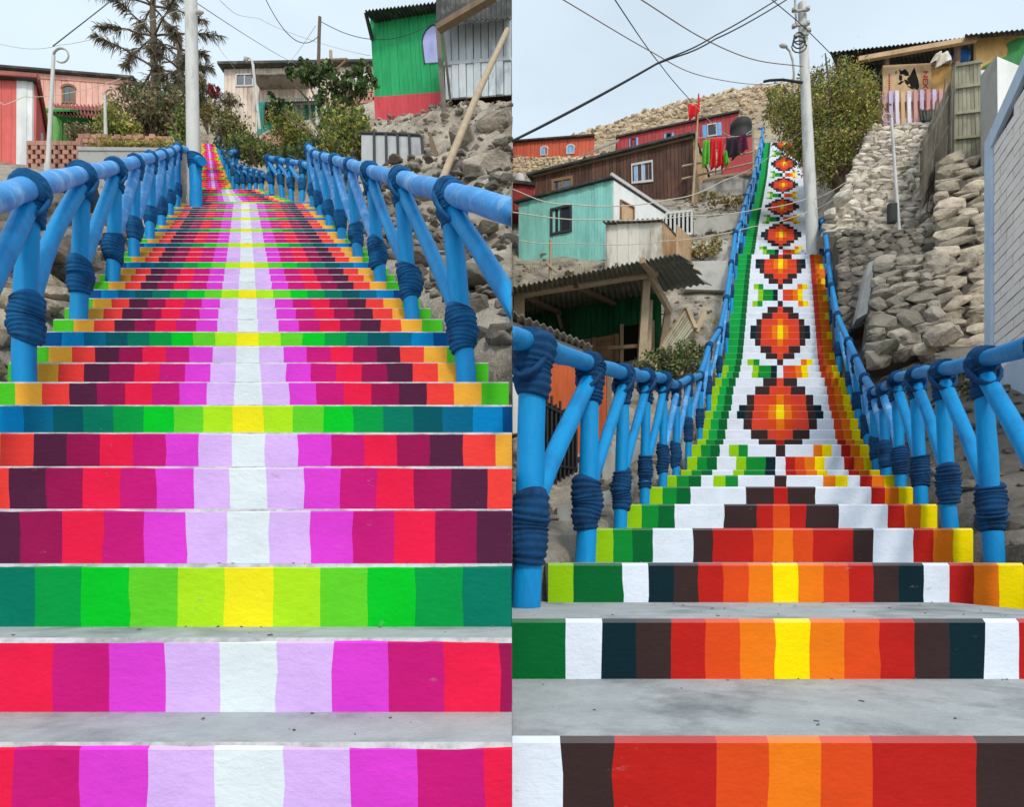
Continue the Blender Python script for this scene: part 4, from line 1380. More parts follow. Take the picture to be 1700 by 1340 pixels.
# wires over the left slope
wire('dark cable running from the curled lamp post up to the pine', [P(88, 76, 9), P(175, 8, 11), P(215, -25, 12)], .012, 'wire_dark')
wire('pale cable crossing from the left edge to the white pole', [P(-10, 71, 12), P(100, 74, 12), P(318, 8, 9.4)], .007, 'wire_pale', .05)
wire('cable from the white pole down to the beige house', [P(326, 4, 9.4), P(493, 107, 22)], .010, 'wire_brown', .05)
wire('thin cable high above the beige house', [P(365, 0, 10), P(430, 30, 14), P(615, 92, 15)], .008, 'wire_pale', .1)
wire('slack dark cable from the top of the picture to the thin pole', [P(440, -4, 9), P(528, 60, 12)], .010, 'wire_dark', .35)
wire('slack cable from the thin pole to the green house wall', [P(531, 34, 12), P(722, 34, 13.7)], .010, 'wire_dark', .4)
wire('thin cable running down to the left behind the thin pole', [P(524, 42, 12), P(478, 105, 20)], .008, 'wire_pale', .05)
wire('faint cable low over the beige house roof', [P(330, 20, 9.4), P(380, 100, 20), P(415, 140, 22)], .009, 'wire_pale', .05)
wire('pale cable slung from the coral shed past the curled lamp', [P(-5, 165, 9.2), P(40, 160, 9.4), P(200, 130, 12)], .008, 'wire_pale', .08)
# ================================================================== the slope on the right
rng = random.Random(201)

# red-orange house with two arched shutters, far left on the skyline
q = Q((852, 276, 25), (984, 270, 24), (986, 227, 24), (852, 237, 25))
root = thing('house', 'orange red house with two pale blue arched windows on the skyline', 'house', centre_base(q))
walls(root, q, (.4, 4, 0), 22, M['w_orange'], rng)
roof(root, overhang(q, (.4, 4, 0), .15, .03, 0, .1), 'roof_dark', .06)
for c in (.40, .725): window(root, q, c - .05, c + .05, .36, .60, 'frame_pale', 'shutter_blue', True, 1, .035)
q = Q((852, 303, 22.6), (968, 280, 22.8), (978, 262, 23.6), (852, 265, 23.8)); mb = MB()
stonewall(mb, q, .17, rng, 0, .08, 1, 1.3); tag(mb.build('stone_bank', [M['stone_hill'], M['mortar_pale']]), 'bank of small dry stones under the orange red house', 'stone wall')

q = Q((1024, 262, 23.5), (1228, 242, 22), (1225, 187, 22), (1024, 229, 23.5))
root = thing('house', 'long dark red house with blue shutters behind the brown wooden house', 'house', centre_base(q))
walls(root, q, (.5, 3.5, 0), 30, M['w_red'], rng)
roof(root, overhang(q, (.5, 3.5, 0), .12, .03, 0, .0), 'roof_dark', .06)
window(root, q, .125, .165, .40, .80, 'frame_dark', 'dark_fill', False, 0, .03, shutters='shutter_blue')
window(root, q, .425, .465, .42, .74, 'frame_dark', 'dark_fill', False, 0, .03, shutters='shutter_blue')
window(root, q, .755, .83, .38, .80, 'frame_pale', 'glass_dark', False, 0, .03, shutters='shutter_blue')
q = Q((980, 278, 22.6), (1030, 262, 22.2), (1030, 247, 22.2), (980, 262, 22.6)); mb = MB(); mb.slab(*q, (0, 1.2, 0))
root = thing('shed', 'low red lean-to with a grey sheet roof left of the long red house', 'shed', centre_base(q))
mb.build('wall', M['w_red'], root)
roof(root, (P(962, 259, 22.2), P(1026, 234, 21.8), P(1028, 230, 23.2), P(985, 250, 23.4)), 'roof_grey', .05)

# brown wooden house
q = Q((884, 345, 18.5), (1153, 342, 17), (1150, 227, 17), (884, 293, 18.5))
D = V((.95, 1.6, 0))
root = thing('house', 'dark brown plank house with a slanting black roof below the long red house', 'house', centre_base(q))
walls(root, q, D, 46, M['w_brown'], rng, nside=8, gap=.1)
ro = overhang(q, D, .2, .1, .0, -.25)
roof(root, ro, 'roof_dark', .06)
mb = MB(); mb.bar(lerp2(q, 0, .985) + V((0, -.07, 0)), lerp2(q, 1, .985) + V((0, -.07, 0)), .06, .1); mb.build('rafter', M['old_wood'], root)
window(root, q, .635, .765, .40, .765, 'frame_pale', 'glass_blue', False, 1, .035)
window(root, q, .13, .27, .40, .76, 'frame_wood', 'glass', False, 1, .07)
sq = _out((q[1], q[1] + D, q[2] + D, q[2]), V((1, 0, 0)))
mb = MB(); planks(mb, sq, 9, .06, rng, .08); mb.build('end_wall', M['w_plywarm'], root)

# washing place with clothes lines right of the brown house
q = Q((1200, 318, 18.6), (1254, 304, 18.9), (1252, 225, 18.9), (1200, 240, 18.6))
root = thing('shed', 'open dark red washing shed with bamboo posts beside the flower stairs', 'shed', centre_base(q))
mb = MB(); mb.slab(*q, (0, .1, 0)); mb.build('back_wall', M['w_red'], root)
mb = MB(); mb.slab(P(1158, 300, 17.6), P(1252, 286, 17.8), P(1250, 282, 18.9), P(1160, 294, 18.8), (0, 0, -.06)); mb.build('floor', M['old_wood'], root)
for (x0, y0, x1, y1, z) in ((1150, 338, 1157, 220, 16.6), (1250, 300, 1250, 212, 17.4)):
    mb = MB(); mb.log(P(x0, y0, z), P(x1, y1, z), .04, rng, 8, 4); mb.build('post', M['bamboo'], root)
for (x0, y0, x1, y1, z) in ((1132, 276, 1250, 252, 16.7), (1132, 297, 1250, 270, 16.7)):
    mb = MB(); mb.log(P(x0, y0, z), P(x1, y1, z + .6), .026, rng, 8, 4); mb.build('rail', M['bamboo'], root)
q = Q((1152, 345, 17.2), (1246, 318, 17.9), (1246, 288, 17.9), (1152, 306, 17.2)); mb = MB(); mb.slab(*q, (0, .25, 0))
tag(mb.build('retaining_wall', M['concrete_wall']), 'grey concrete retaining wall under the washing shed', 'wall')
mk('cloth_red', 'd8262e', .9, .15, 4, .4, 14); mk('cloth_green', '63b53c', .9, .15, 4, .4, 14); mk('cloth_plum', '5a2440', .9, .2, 4, .4, 14)
mk('cloth_dark', '2e2430', .9, .2, 4, .4, 14)


def cloth(label, x0, x1, y0, y1, z, m, seed, group=None, name='cloth', cat='washing', taper=.0):
    r = random.Random(seed); mb = MB(); nx, ny = 10, 10; g = []
    for s in (0, 1):
        for j in range(ny + 1):
            for i in range(nx + 1):
                u = i / nx; v = j / ny
                uu = .5 + (u - .5) * (1 - taper * (1 - v) + .25 * v)
                p = P(x0 + (x1 - x0) * uu, y0 + (y1 - y0) * (v + (.06 * math.sin(u * 7 + seed) * v)), z)
                p.y += .09 * math.sin(u * 11 + seed + v * 2) * (.4 + v) + s * .018
                g.append(p)
    o = (nx + 1) * (ny + 1); fs = []
    for j in range(ny):
        for i in range(nx):
            a = j * (nx + 1) + i
            fs.append((a, a + nx + 1, a + nx + 2, a + 1)); fs.append((o + a, o + a + 1, o + a + nx + 2, o + a + nx + 1))
    for i in range(nx):
        fs.append((i, i + 1, o + i + 1, o + i)); a = ny * (nx + 1) + i; fs.append((a + 1, a, o + a, o + a + 1))
    for j in range(ny):
        a = j * (nx + 1); fs.append((a + nx + 1, a, o + a, o + a + nx + 1)); a += nx; fs.append((a, a + nx + 1, o + a + nx + 1, o + a))
    mb.add(g, fs, 0, None, True)
    return tag(mb.build(name, M[m]), label, cat, group)
cloth('bright green garment hanging at the left end of the clothes line', 1168, 1178, 232, 276, 16.45, 'cloth_green', 1)
cloth('long red garment hanging next to the bright green one', 1179, 1190, 230, 281, 16.4, 'cloth_red', 2, taper=.3)
cloth('wide red garment with folded hem at the middle of the clothes line', 1190, 1201, 229, 277, 16.5, 'cloth_red', 3, taper=.2)
cloth('small green garment hanging low beside the wide red one', 1201, 1208, 250, 275, 16.5, 'cloth_green', 4)
cloth('dark plum sheet hanging behind the red clothes', 1206, 1224, 228, 262, 16.9, 'cloth_dark', 5)
cloth('plum coloured cloth at the right end of the clothes line', 1222, 1240, 222, 252, 17.1, 'cloth_plum', 6, taper=.3)
wire('clothes line stretched between the bamboo posts', [P(1157, 228, 16.5), P(1250, 222, 17.3)], .01, 'wire_pale', .05, cat='clothes line', group=None)
b = P(1228, 240, 21.5)
root = thing('water_tank', 'round dark water tank beside the top of the flower stairs', 'water tank', b)
mb = MB(); c = P(1230, 0, 21.5); z0 = P(0, 240, 21.5).z; z1 = P(0, 203, 21.5).z
mb.tube([V((c.x, c.y, z0 + (z1 - z0) * t)) for t in (0, .1, .3, .34, .6, .64, .9, 1)], [.36, .38, .38, .36, .36, .38, .37, .32], 18); mb.build('body', M['dark_metal'], root)
mb = MB(); mb.tube([V((c.x, c.y, z1)), V((c.x, c.y, z1 + .06)), V((c.x, c.y, z1 + .12))], [.31, .22, .12], 18); mb.build('lid', M['frame_dark'], root)
b = P(1157, 340, 16.3); t = P(1160, 155, 16.3)
root = thing('flag_pole', 'thin pole flying a small faded red flag above the brown house', 'flag pole', P(1158, 232, 16.9))
mb = MB(); mb.tube([P(1156, 240, 16.9), P(1158, 200, 16.9), P(1160, 155, 16.9)], [.03, .024, .018], 8); mb.build('pole', M['pale_wood'], root)
f = cloth(None, 1143, 1159, 173, 196, 16.85, 'cloth_red', 9, None, 'flag', None, .0); f.parent = root
for v in f.data.vertices: v.co -= root.location
mb = MB(); mb.slab(P(1159, 186, 16.85), P(1162, 184, 16.85), P(1161, 154, 16.85), P(1159, 156, 16.85), (0, .03, 0)); mb.build('ribbon', M['cloth_red'], root)

# turquoise house
rng = random.Random(202)
q = Q((862, 456, 13.6), (1017, 430, 12.6), (1017, 298, 12.6), (862, 337, 13.6))
D = P(1109, 352, 13.75) - P(1017, 298, 12.6); D.z = 0
root = thing('house', 'turquoise board house with a white end wall and one dark window', 'house', centre_base(q))
walls(root, q, D, 34, M['w_turq'], rng, sides=(1, 0), gap=.05)
sq = _out((q[1], q[1] + D, q[2] + D, q[2]), V((1, -.3, 0)))
mb = MB(); planks(mb, sq, 3, .03, rng, .0, jit=0); mb.build('end_wall', M['w_white'], root)
window(root, sq, .10, .34, .10, .78, 'frame_wood', 'w_plywarm', False, 0, .03)
window(root, sq, .50, .80, .30, .62, 'frame_wood', 'glass', False, 1, .05)
window(root, q, .36, .59, .44, .80, 'frame_dark', 'glass_dark', False, 1, .05)
roof(root, overhang(q, D, .12, .05, .0, -.12), 'roof_dark', .045)
mb = MB(); o = overhang(q, D, .12, .05, .0, -.12); mb.bar(o[1] + V((0, 0, .02)), o[2] + V((0, 0, .02)), .05, .07); mb.build('roof_edge', M['frame_pale'], root)
q = Q((853, 350, 15.5), (887, 346, 15.2), (887, 308, 15.2), (853, 304, 15.5))
root = thing('shed', 'small red hut with a dark slab roof at the left of the turquoise house', 'shed', centre_base(q))
walls(root, q, (0, 1.5, 0), 6, M['w_red'], rng); roof(root, overhang(q, (0, 1.5, 0), .1, .02), 'roof_dark', .08)
b = P(862, 306, 15.8); root = thing('water_tank', 'small white water tank on the red hut', 'water tank', b)
mb = MB(); mb.tube([b + V((0, 0, h)) for h in (0, .04, .2, .26)], [.13, .14, .14, .09], 14); mb.build('body', M['frame_pale'], root)
mb = MB(); mb.tube([b + V((0, 0, h)) for h in (.26, .3)], [.08, .05], 12); mb.build('lid', M['frame_dark'], root)

# pale plywood shed with its open door
q = Q((1008, 462, 11.9), (1102, 440, 11.4), (1099, 370, 11.4), (1008, 374, 11.9))
D = P(1123, 382, 12.0) - P(1099, 370, 11.4); D.z = 0; D *= 1.3
root = thing('shed', 'stained pale plywood shed between the turquoise house and the porch roof', 'shed', centre_base(q))
walls(root, q, D, 5, M['w_ply'], rng, sides=(1, 0), gap=.02)
sq = _out((q[1], q[1] + D, q[2] + D, q[2]), V((1, 0, 0)))
mb = MB(); planks(mb, sq, 3, .025, rng, .03); mb.build('end_wall', M['w_plywarm'], root)
rq = overhang(q, D, .12, .04, .0, .06); roof(root, rq, 'roof_grey', corr=12, amp=.02)
# hand-drawn marks on the board
mb = MB(); nm = qnorm(q)
for (u, v, a, l) in ((.15, .13, .6, .05), (.18, .17, -.3, .06), (.22, .12, 1.2, .05), (.24, .18, .2, .04), (.28, .13, -.9, .05), (.20, .10, 0, .07), (.33, .17, .8, .04), (.36, .16, -.8, .04)):
    c = lerp2(q, u, v + .06) + nm * .031; x = (q[1] - q[0]).normalized(); up = V((0, 0, 1))
    d = x * math.cos(a) + up * math.sin(a); e = x * -math.sin(a) + up * math.cos(a)
    mb.hexa([c - d * l * .5 - e * .008, c + d * l * .5 - e * .008, c + d * l * .5 + e * .008, c - d * l * .5 + e * .008] + [p - nm * .006 for p in (c - d * l * .5 - e * .008, c + d * l * .5 - e * .008, c + d * l * .5 + e * .008, c - d * l * .5 + e * .008)])
mb.build('scribble', M['dark_metal'], root)
mb = MB(); mb.slab(P(1123, 438, 11.1), P(1146, 430, 11.9), P(1147, 394, 11.9), P(1123, 372, 11.1), (.03, .03, 0)); mb.build('door', M['w_plywarm'], root)
q = Q((1106, 392, 13.0), (1148, 388, 13.1), (1148, 350, 13.1), (1106, 354, 13.0))
root = thing('grille', 'pale barred window grille behind the plywood shed', 'grille', centre_base(q))
mb = MB()
for k in range(7): mb.bar(lerp2(q, k / 6, 0), lerp2(q, k / 6, 1), .045, .03)
mb.bar(q[0], q[1], .04, .05); mb.bar(q[3], q[2], .04, .05); mb.build('bars', M['frame_pale'], root)
mb = MB(); mb.slab(*[p + V((0, .1, 0)) for p in q], (0, .1, 0)); mb.build('opening_shade', M['dark_fill'], root)  # near-black panel painted as the shade behind the bars

# porch
rng = random.Random(203)
b = P(1072, 600, 9.0)
root = thing('porch', 'sagging corrugated porch roof on wooden posts over a green wall', 'porch', b)
rq = (P(851, 477, 8.0), P(1126, 421, 8.3), P(1170, 470, 9.7), P(851, 530, 10.9))
mb = MB(); corrugated(mb, (rq[0], rq[1], rq[2], rq[3]), 34, .016, .012, ragged=.02, rng=rng)
# torn edge at the right
mb.build('roof', M['roof_olive'], root)
mb = MB()
for k in range(5):
    t = k / 5
    a = rq[1].lerp(rq[2], t); c = rq[1].lerp(rq[2], t + .2)
    mb.slab(a, a + V((rng.uniform(.05, .16), .05, -.03)), c + V((rng.uniform(.02, .12), 0, -.03)), c, (0, 0, -.015))
mb.build('torn_edge', M['roof_olive'], root)
mb = MB(); mb.log(P(858, 489, 8.55), P(1090, 453, 8.85), .062, rng, 12, 8); mb.build('beam', M['bamboo'], root)
for (a, c, r) in ((P(1064, 612, 8.95), P(1074, 452, 8.9), .055), (P(1074, 606, 9.15), P(1078, 500, 9.15), .045), (P(862, 620, 8.5), P(862, 486, 8.5), .075), (P(1098, 585, 9.4), P(1109, 517, 9.3), .05)):
    mb = MB(); mb.bar(a, c, r * 2, r * 2); mb.build('post', M['pale_wood'], root)
for (a, c, r) in ((P(1078, 457, 8.8), P(1112, 519, 9.2), .03), (P(1086, 462, 8.9), P(1113, 515, 9.3), .025), (P(1066, 432, 8.2), P(1086, 458, 8.8), .035)):
    mb = MB(); mb.bar(a, c, r * 2, r * 2); mb.build('brace', M['pale_wood'], root)
for (a, c) in ((P(868, 490, 8.6), P(930, 520, 10.3)), (P(955, 474, 8.6), P(1020, 505, 10.2)), (P(925, 520, 10.2), P(932, 545, 10.2))):
    mb = MB(); mb.bar(a, c, .06, .06); mb.build('rafter', M['old_wood'], root)
q = Q((855, 622, 10.7), (1098, 600, 10.0), (1098, 484, 10.0), (855, 520, 10.7))
mb = MB(); planks(mb, q, 26, .03, rng, .08); mb.slab(*q, (0, .1, 0)); mb.build('wall', M['w_dkgreen'], root)
mb = MB(); A = [lerp2(q, .74, 0), lerp2(q, .93, 0), lerp2(q, .93, .55), lerp2(q, .74, .55)]; mb.slab(*[p + V((0, -.06, 0)) for p in A], (0, .03, 0)); mb.build('doorway', M['dark_fill'], root)  # near-black panel on the wall, colour standing in for doorway shade
mb = MB()
for u in (.735, .935): mb.bar(lerp2(q, u, 0) + V((0, -.08, 0)), lerp2(q, u, .57) + V((0, -.08, 0)), .06, .06)
mb.build('door_frame', M['pale_wood'], root)
mb = MB(); A = (lerp2(q, .44, 0) + V((0, -.12, 0)), lerp2(q, .71, 0) + V((0, -.12, 0)), lerp2(q, .71, .43) + V((0, -.08, 0)), lerp2(q, .44, .40) + V((0, -.08, 0)))
planks(mb, A, 6, .03, rng, .05, horizontal=True)
for u in (.02, .4, .96): mb.bar(lerp2(A, u, 0) + V((0, -.05, 0)), lerp2(A, u, 1) + V((0, -.05, 0)), .07, .03)
mb.build('board_panel', M['w_boards'], root)
mb = MB(); mb.bar(P(1010, 578, 9.3), P(1066, 574, 9.0), .04, .05); mb.build('rail', M['old_wood'], root)
q = Q((1098, 578, 9.0), (1118, 592, 8.8), (1153, 548, 9.2), (1139, 514, 9.4))
root = thing('pallet', 'broken slatted pallet leaning against the right end of the porch', 'pallet', centre_base(q))
mb = MB(); planks(mb, (q[1], q[2], q[3], q[0]), 7, .03, rng, .25, horizontal=True); mb.build('slats', M['w_gateplank'], root)
mb = MB(); mb.bar(q[0] + V((0, -.04, 0)), q[1] + V((0, -.04, 0)), .07, .05); mb.bar(q[3] + V((0, -.04, 0)), q[2] + V((0, -.04, 0)), .07, .05); mb.bar(q[3], q[0], .05, .05); mb.build('frame', M['pale_wood'], root)
mb = MB(); mb.slab(P(1152, 548, 9.3), P(1160, 551, 9.3), P(1174, 518, 9.4), P(1167, 513, 9.4), (0, .05, 0)); tag(mb.build('board', M['bamboo']), 'single board lying on the slope right of the broken pallet', 'board')
b = P(913, 470, 12.0)
root = thing('post', 'thin wooden post with a tilted cross piece above the porch roof', 'post', b)
mb = MB(); mb.log(b, P(914, 398, 12.0), .03, rng, 8, 4); mb.build('shaft', M['pale_wood'], root)
mb = MB(); mb.bar(P(907, 436, 11.95), P(924, 452, 11.95), .035, .035); mb.build('cross_piece', M['pale_wood'], root)

# white hut with corrugated edge
q = Q((851, 720, 6.5), (968, 700, 7.4), (968, 580, 7.4), (851, 533, 6.5))
root = thing('house', 'low white walled hut with a rusty corrugated roof edge behind the left blue railing', 'house', centre_base(q))
mb = MB(); mb.slab(*q, (0, .15, 0)); mb.build('wall', M['w_white'], root)
roof(root, (q[3] + V((0, -.25, .0)), q[2] + V((.1, -.15, .0)), q[2] + V((.2, 1.6, .16)), q[3] + V((0, 1.8, .2))), 'roof_grey', corr=12, amp=.016)
# rust-coloured gate with iron bars
q = Q((888, 812, 5.2), (1012, 790, 6.3), (1012, 604, 6.3), (888, 594, 5.2))
root = thing('gate', 'rust orange corrugated gate behind the left blue railing', 'gate', centre_base(q))
mb = MB(); corrugated(mb, (q[0], q[1], q[2], q[3]), 17, .02, .012); mb.build('sheet', M['w_rustgate'], root)
mb = MB()
for u in (0, .98): mb.bar(lerp2(q, u, 0) + V((0, -.03, 0)), lerp2(q, u, 1) + V((0, -.03, 0)), .05, .05)
mb.build('frame', M['old_wood'], root)
q = Q((893, 830, 5.0), (957, 826, 5.5), (957, 690, 5.5), (893, 655, 5.0))
root = thing('grille', 'rusty iron bar grille with a slanted top in front of the orange gate', 'grille', centre_base(q))
mb = MB()
for k in range(10): mb.tube([lerp2(q, k / 9, 0), lerp2(q, k / 9, 1.0 + (.06 if k % 2 else 0))], .011, 6)
for v in (.03, .35, .93): mb.bar(lerp2(q, 0, v), lerp2(q, 1, v), .03, .02)
mb.build('bars', M['dark_metal'], root)
mb = MB(); mb.slab(*[p + V((0, .07, 0)) for p in q], (0, .03, 0)); mb.build('backing', M['dark_fill'], root)

# low concrete blocks beside the steps
for lab, qq, d, m in (
    ('rough concrete plinth beside the lowest visible steps, under the left blue railing', ((925, 905, 3.6), (1052, 850, 4.6), (1052, 800, 4.6), (925, 842, 3.6)), .3, 'concrete_wall'),
    ('grey plastered block wall behind the left blue railing posts', ((1000, 822, 5.2), (1138, 776, 6.6), (1138, 728, 6.6), (1000, 742, 5.2)), .3, 'concrete_wall'),
    ('smooth pale concrete retaining block beside the steep flower stairs', ((1138, 480, 11.0), (1206, 482, 10.9), (1212, 432, 11.0), (1138, 434, 11.1)), .5, 'concrete_wall'),
    ('pale concrete planter wall with dry plants above the retaining block', ((1145, 440, 12.1), (1208, 438, 12.0), (1208, 400, 12.2), (1145, 402, 12.3)), .5, 'concrete_wall'),
    ('grey concrete slab wall right of the barred grille', ((1152, 400, 13.6), (1240, 372, 14.2), (1240, 350, 14.2), (1152, 366, 13.6)), .4, 'concrete_wall')):
    q = Q(*qq); mb = MB(); mb.slab(*q, (0, d, 0)); 
    tag(mb.build('retaining_wall', M[m]), lab, 'wall')

bush('dark leafy bush beside the left blue railing below the porch', 'bush', P(1115, 650, 8.3), [PB(1110, 605, 8.3, 48, 26, 3), PB(1140, 592, 8.5, 30, 24, 2), PB(1085, 612, 8.2, 26, 16, 1)], 3000, .065, ['dark', 'green', 'dark', 'straw'], 211)
bush('dry pale plants growing on the concrete planter wall', 'plants', P(1165, 430, 11.9), [PB(1165, 415, 11.9, 24, 16, 2, 14), PB(1188, 405, 12.0, 14, 16, 1, 12)], 1000, .07, ['straw', 'olive', 'straw'], 212)
bush('patch of brown weeds on the slope below the washing shed', 'weeds', P(1200, 345, 15.2), [PB(1185, 330, 15.2, 30, 10, 1, 14), PB(1215, 338, 15.2, 22, 10, 1, 14)], 500, .1, ['brown', 'olive', 'straw'], 213, stem=False)

# tall pole beside the stairs
rng = random.Random(204)
b = P(1350, 424, 12.35); t = P(1331, 6, 12.35)
root = thing('utility_pole', 'tall pale utility pole with wires standing beside the flower stairs', 'utility pole', b)
mb = MB(); mb.tube([b - V((0, 0, .4))] + [b.lerp(t, i / 10) for i in range(11)], [.128] + [.126 - .044 * i / 10 for i in range(11)], 18); mb.build('shaft', M['white_pole'], root)
mb = MB()
mb.tube([P(1319, -20, 12.3), P(1322, 44, 12.3)], .022, 8)
for y in (18, 40, 58, 42):
    mb.tube([P(1322, y, 12.2), P(1342, y - 2, 12.2)], .025, 8)
for (x, y) in ((1318, 45), (1341, 40), (1321, 62), (1343, 52), (1318, 18), (1341, 16)):
    mb.tube([P(x, y, 12.2), P(x, y - 4, 12.2)], .045, 8)
mb.build('insulators', M['grey_pole'], root)
mb = MB()
for k in range(3):
    c = P(1327, 62 + k * 7, 12.15); pts = [c + V((.10 * math.cos(a / 12 * 6.28) * (1 + .2 * k), .03 * math.sin(a / 3), .13 * math.sin(a / 12 * 6.28))) for a in range(13)]
    mb.tube(pts, .012, 6)
mb.build('wire_coil', M['wire_dark'], root)
mb = MB(); mb.tube([P(1333, 137, 12.3), P(1300, 132, 12.6), P(1278, 133, 12.8), P(1268, 135, 12.9)], .025, 8); mb.build('side_arm', M['dark_metal'], root)
b = P(1318, 170, 16)
root = thing('street_lamp', 'street lamp with a curved arm rising behind the leafy tree', 'street lamp', b)
mb = MB(); mb.tube([b, P(1318, 120, 16), P(1316, 100, 16), P(1311, 84, 16), P(1304, 77, 16), P(1300, 75.5, 16)], [.035, .03, .028, .025, .024, .022], 8); mb.build('pole', M['grey_pole'], root)
mb = MB(); mb.tube([P(1307, 76.5, 16), P(1303, 76, 15.9), P(1298, 74.5, 15.9), P(1294, 74, 15.9)], [.02, .055, .06, .025], 10); mb.build('lamp_head', M['frame_pale'], root)

# the tree
base = P(1398, 318, 13.5)
root = thing('tree', 'dense olive green tree beside the tall pole at the edge of the stairs', 'tree', base)
bl = [PB(1400, 180, 13.5, 44, 62, 4), PB(1350, 200, 13.8, 42, 70, 4, 40), PB(1305, 190, 14.2, 30, 45, 2.2, 30), PB(1285, 175, 15, 22, 28, 1.2, 20), PB(1425, 220, 13.3, 30, 60, 3), PB(1375, 255, 13.3, 42, 42, 3), PB(1330, 250, 14.0, 30, 26, 1.6, 20),
      PB(1385, 130, 13.8, 38, 26, 1.6), PB(1420, 140, 13.5, 30, 26, 1.5), PB(1440, 180, 13.3, 16, 34, 1), PB(1345, 140, 14, 26, 26, 1)]
mb = MB(); leaves(mb, bl, 22000, .075, rng, mats=[0, 0, 1, 2, 3, 3, 4], aspect=.4, shell=.45)
mb.build('crown', [LEAF[k] for k in ('olive', 'green', 'dark', 'yellow', 'brown')], root)
mb = MB(); branches(mb, base, [b_[0] for b_ in bl] + [P(1370, 88, 13.6), P(1390, 100, 13.6), P(1300, 140, 14.5), P(1430, 112, 13.5)], .09, rng, 8, .12); mb.build('trunk', M['bark'], root)

# shack on top of the stone bank
rng = random.Random(205)
b = P(1500, 212, 14)
root = thing('shack', 'ramshackle open shack with a black tin roof on top of the stone bank', 'shack', b)
fl, fr_, br_, bl_ = P(1378, 86, 13.9), P(1712, 49, 12.9), P(1712, 96, 16.2), P(1400, 138, 16.8)
roof(root, (fl, P(1620, 60, 13.2), P(1620, 104, 16.4), bl_), 'roof_dark', corr=34, amp=.014)
roof(root, (P(1602, 57, 12.9), P(1712, 47, 12.7), br_, P(1600, 104, 16.2)), 'roof_dark', corr=13, amp=.014)
q = Q((1390, 215, 16.6), (1625, 205, 16.2), (1625, 95, 16.2), (1390, 125, 16.6)); mb = MB(); mb.slab(*q, (0, .1, 0)); mb.build('back_wall', M['w_fencedark'], root)
q = Q((1395, 205, 14.6), (1462, 215, 14.2), (1462, 108, 14.2), (1388, 105, 14.4)); mb = MB(); planks(mb, q, 6, .03, rng, .15); mb.slab(*q, (0, .05, 0)); mb.build('side_wall', M['roof_dark'], root)
mb = MB(); mb.bar(P(1425, 99, 13.7), P(1622, 64, 13.1), .09, .1); mb.build('beam', M['w_plywarm'], root)
for (x0, y0, x1, y1, z) in ((1472, 212, 1472, 92, 13.9), (1587, 190, 1590, 66, 13.3)):
    mb = MB(); mb.bar(P(x0, y0, z), P(x1, y1, z), .08, .08); mb.build('post', M['old_wood'], root)
mb = MB(); mb.bar(P(1468, 108, 14.0), P(1440, 165, 14.1), .05, .05); mb.build('brace', M['old_wood'], root)
# board with a painted dark mane and red lettering
q = Q((1466, 158, 13.75), (1546, 156, 13.55), (1546, 104, 13.55), (1466, 108, 13.75))
mb = MB(); mb.slab(*q, (0, .04, 0)); pn = mb.build('painted_board', M['w_plywarm'], root)
nm = qnorm(q); mb = MB()
def flat(mb, q, poly, d=.006, m=0):
    pts = [lerp2(q, u, v) + nm * d for u, v in poly]; k = len(pts)
    mb.add(pts + [p - nm * .005 for p in pts], [tuple(range(k))] + [(i, k + i, k + (i + 1) % k, (i + 1) % k) for i in range(k)], m)
for poly in ([(.62, .80), (.655, .88), (.70, .62), (.74, .42), (.75, .24), (.72, .14), (.66, .20), (.58, .26), (.56, .36), (.50, .52), (.56, .62)],
             [(.33, .86), (.38, .78), (.46, .84), (.52, .74), (.55, .62), (.47, .62), (.42, .68), (.36, .66)],
             [(.34, .66), (.40, .62), (.40, .50), (.36, .46), (.33, .54)],
             [(.30, .36), (.38, .46), (.44, .44), (.36, .34)], [(.44, .50), (.50, .48), (.56, .36), (.50, .32), (.46, .40)],
             [(.50, .30), (.60, .24), (.66, .16), (.58, .20)], [(.26, .78), (.285, .80), (.28, .70), (.262, .68)]):
    flat(mb, q, poly)
mb.build('drawing', M['dark_fill'], pn)
mk('ink_red', 'b5372c', .8, .15, 8, .1)
cu = bpy.data.curves.new('txt', 'FONT'); cu.body = 'NEXO'; cu.size = .36; cu.extrude = .004
to = bpy.data.objects.new('txt', cu); COL.objects.link(to); bpy.context.view_layer.update()
me = bpy.data.meshes.new_from_object(to.evaluated_get(bpy.context.evaluated_depsgraph_get())); bpy.data.objects.remove(to)
xs = [v.co.x for v in me.vertices]; ys = [v.co.y for v in me.vertices]
x0, x1, y0, y1 = min(xs), max(xs), min(ys), max(ys)
off = world_loc(pn)
for v in me.vertices:   # the word runs down the board, turned a quarter
    s = (v.co.x - x0) / (x1 - x0); t_ = (v.co.y - y0) / (y1 - y0)
    p = lerp2(q, .83 + .10 * t_, .74 - .80 * s) + nm * (.006 + v.co.z); v.co = p - off
me.materials.clear(); me.materials.append(M['ink_red'])
o = bpy.data.objects.new('lettering', me); COL.objects.link(o); o.parent = pn
mb = MB()
for k in range(9): flat(mb, q, [(.115, .70 - k * .07), (.15, .70 - k * .07), (.15, .655 - k * .07), (.115, .655 - k * .07)])
mb.build('side_print', M['ink_red'], pn)
q = Q((1546, 165, 13.6), (1586, 165, 13.4), (1586, 106, 13.4), (1546, 110, 13.6)); mb = MB(); mb.slab(*q, (0, .04, 0)); mb.build('board', M['w_osb'], root)
mb = MB(); mb.bar(P(1546, 107, 13.55), P(1590, 102, 13.35), .04, .06); mb.build('sill', M['old_wood'], root)
q = Q((1620, 112, 13.2), (1712, 112, 12.9), (1712, 57, 12.9), (1620, 63, 13.2)); mb = MB(); mb.slab(*q, (0, .06, 0)); ob = mb.build('chipboard_wall', M['w_osb'], root)
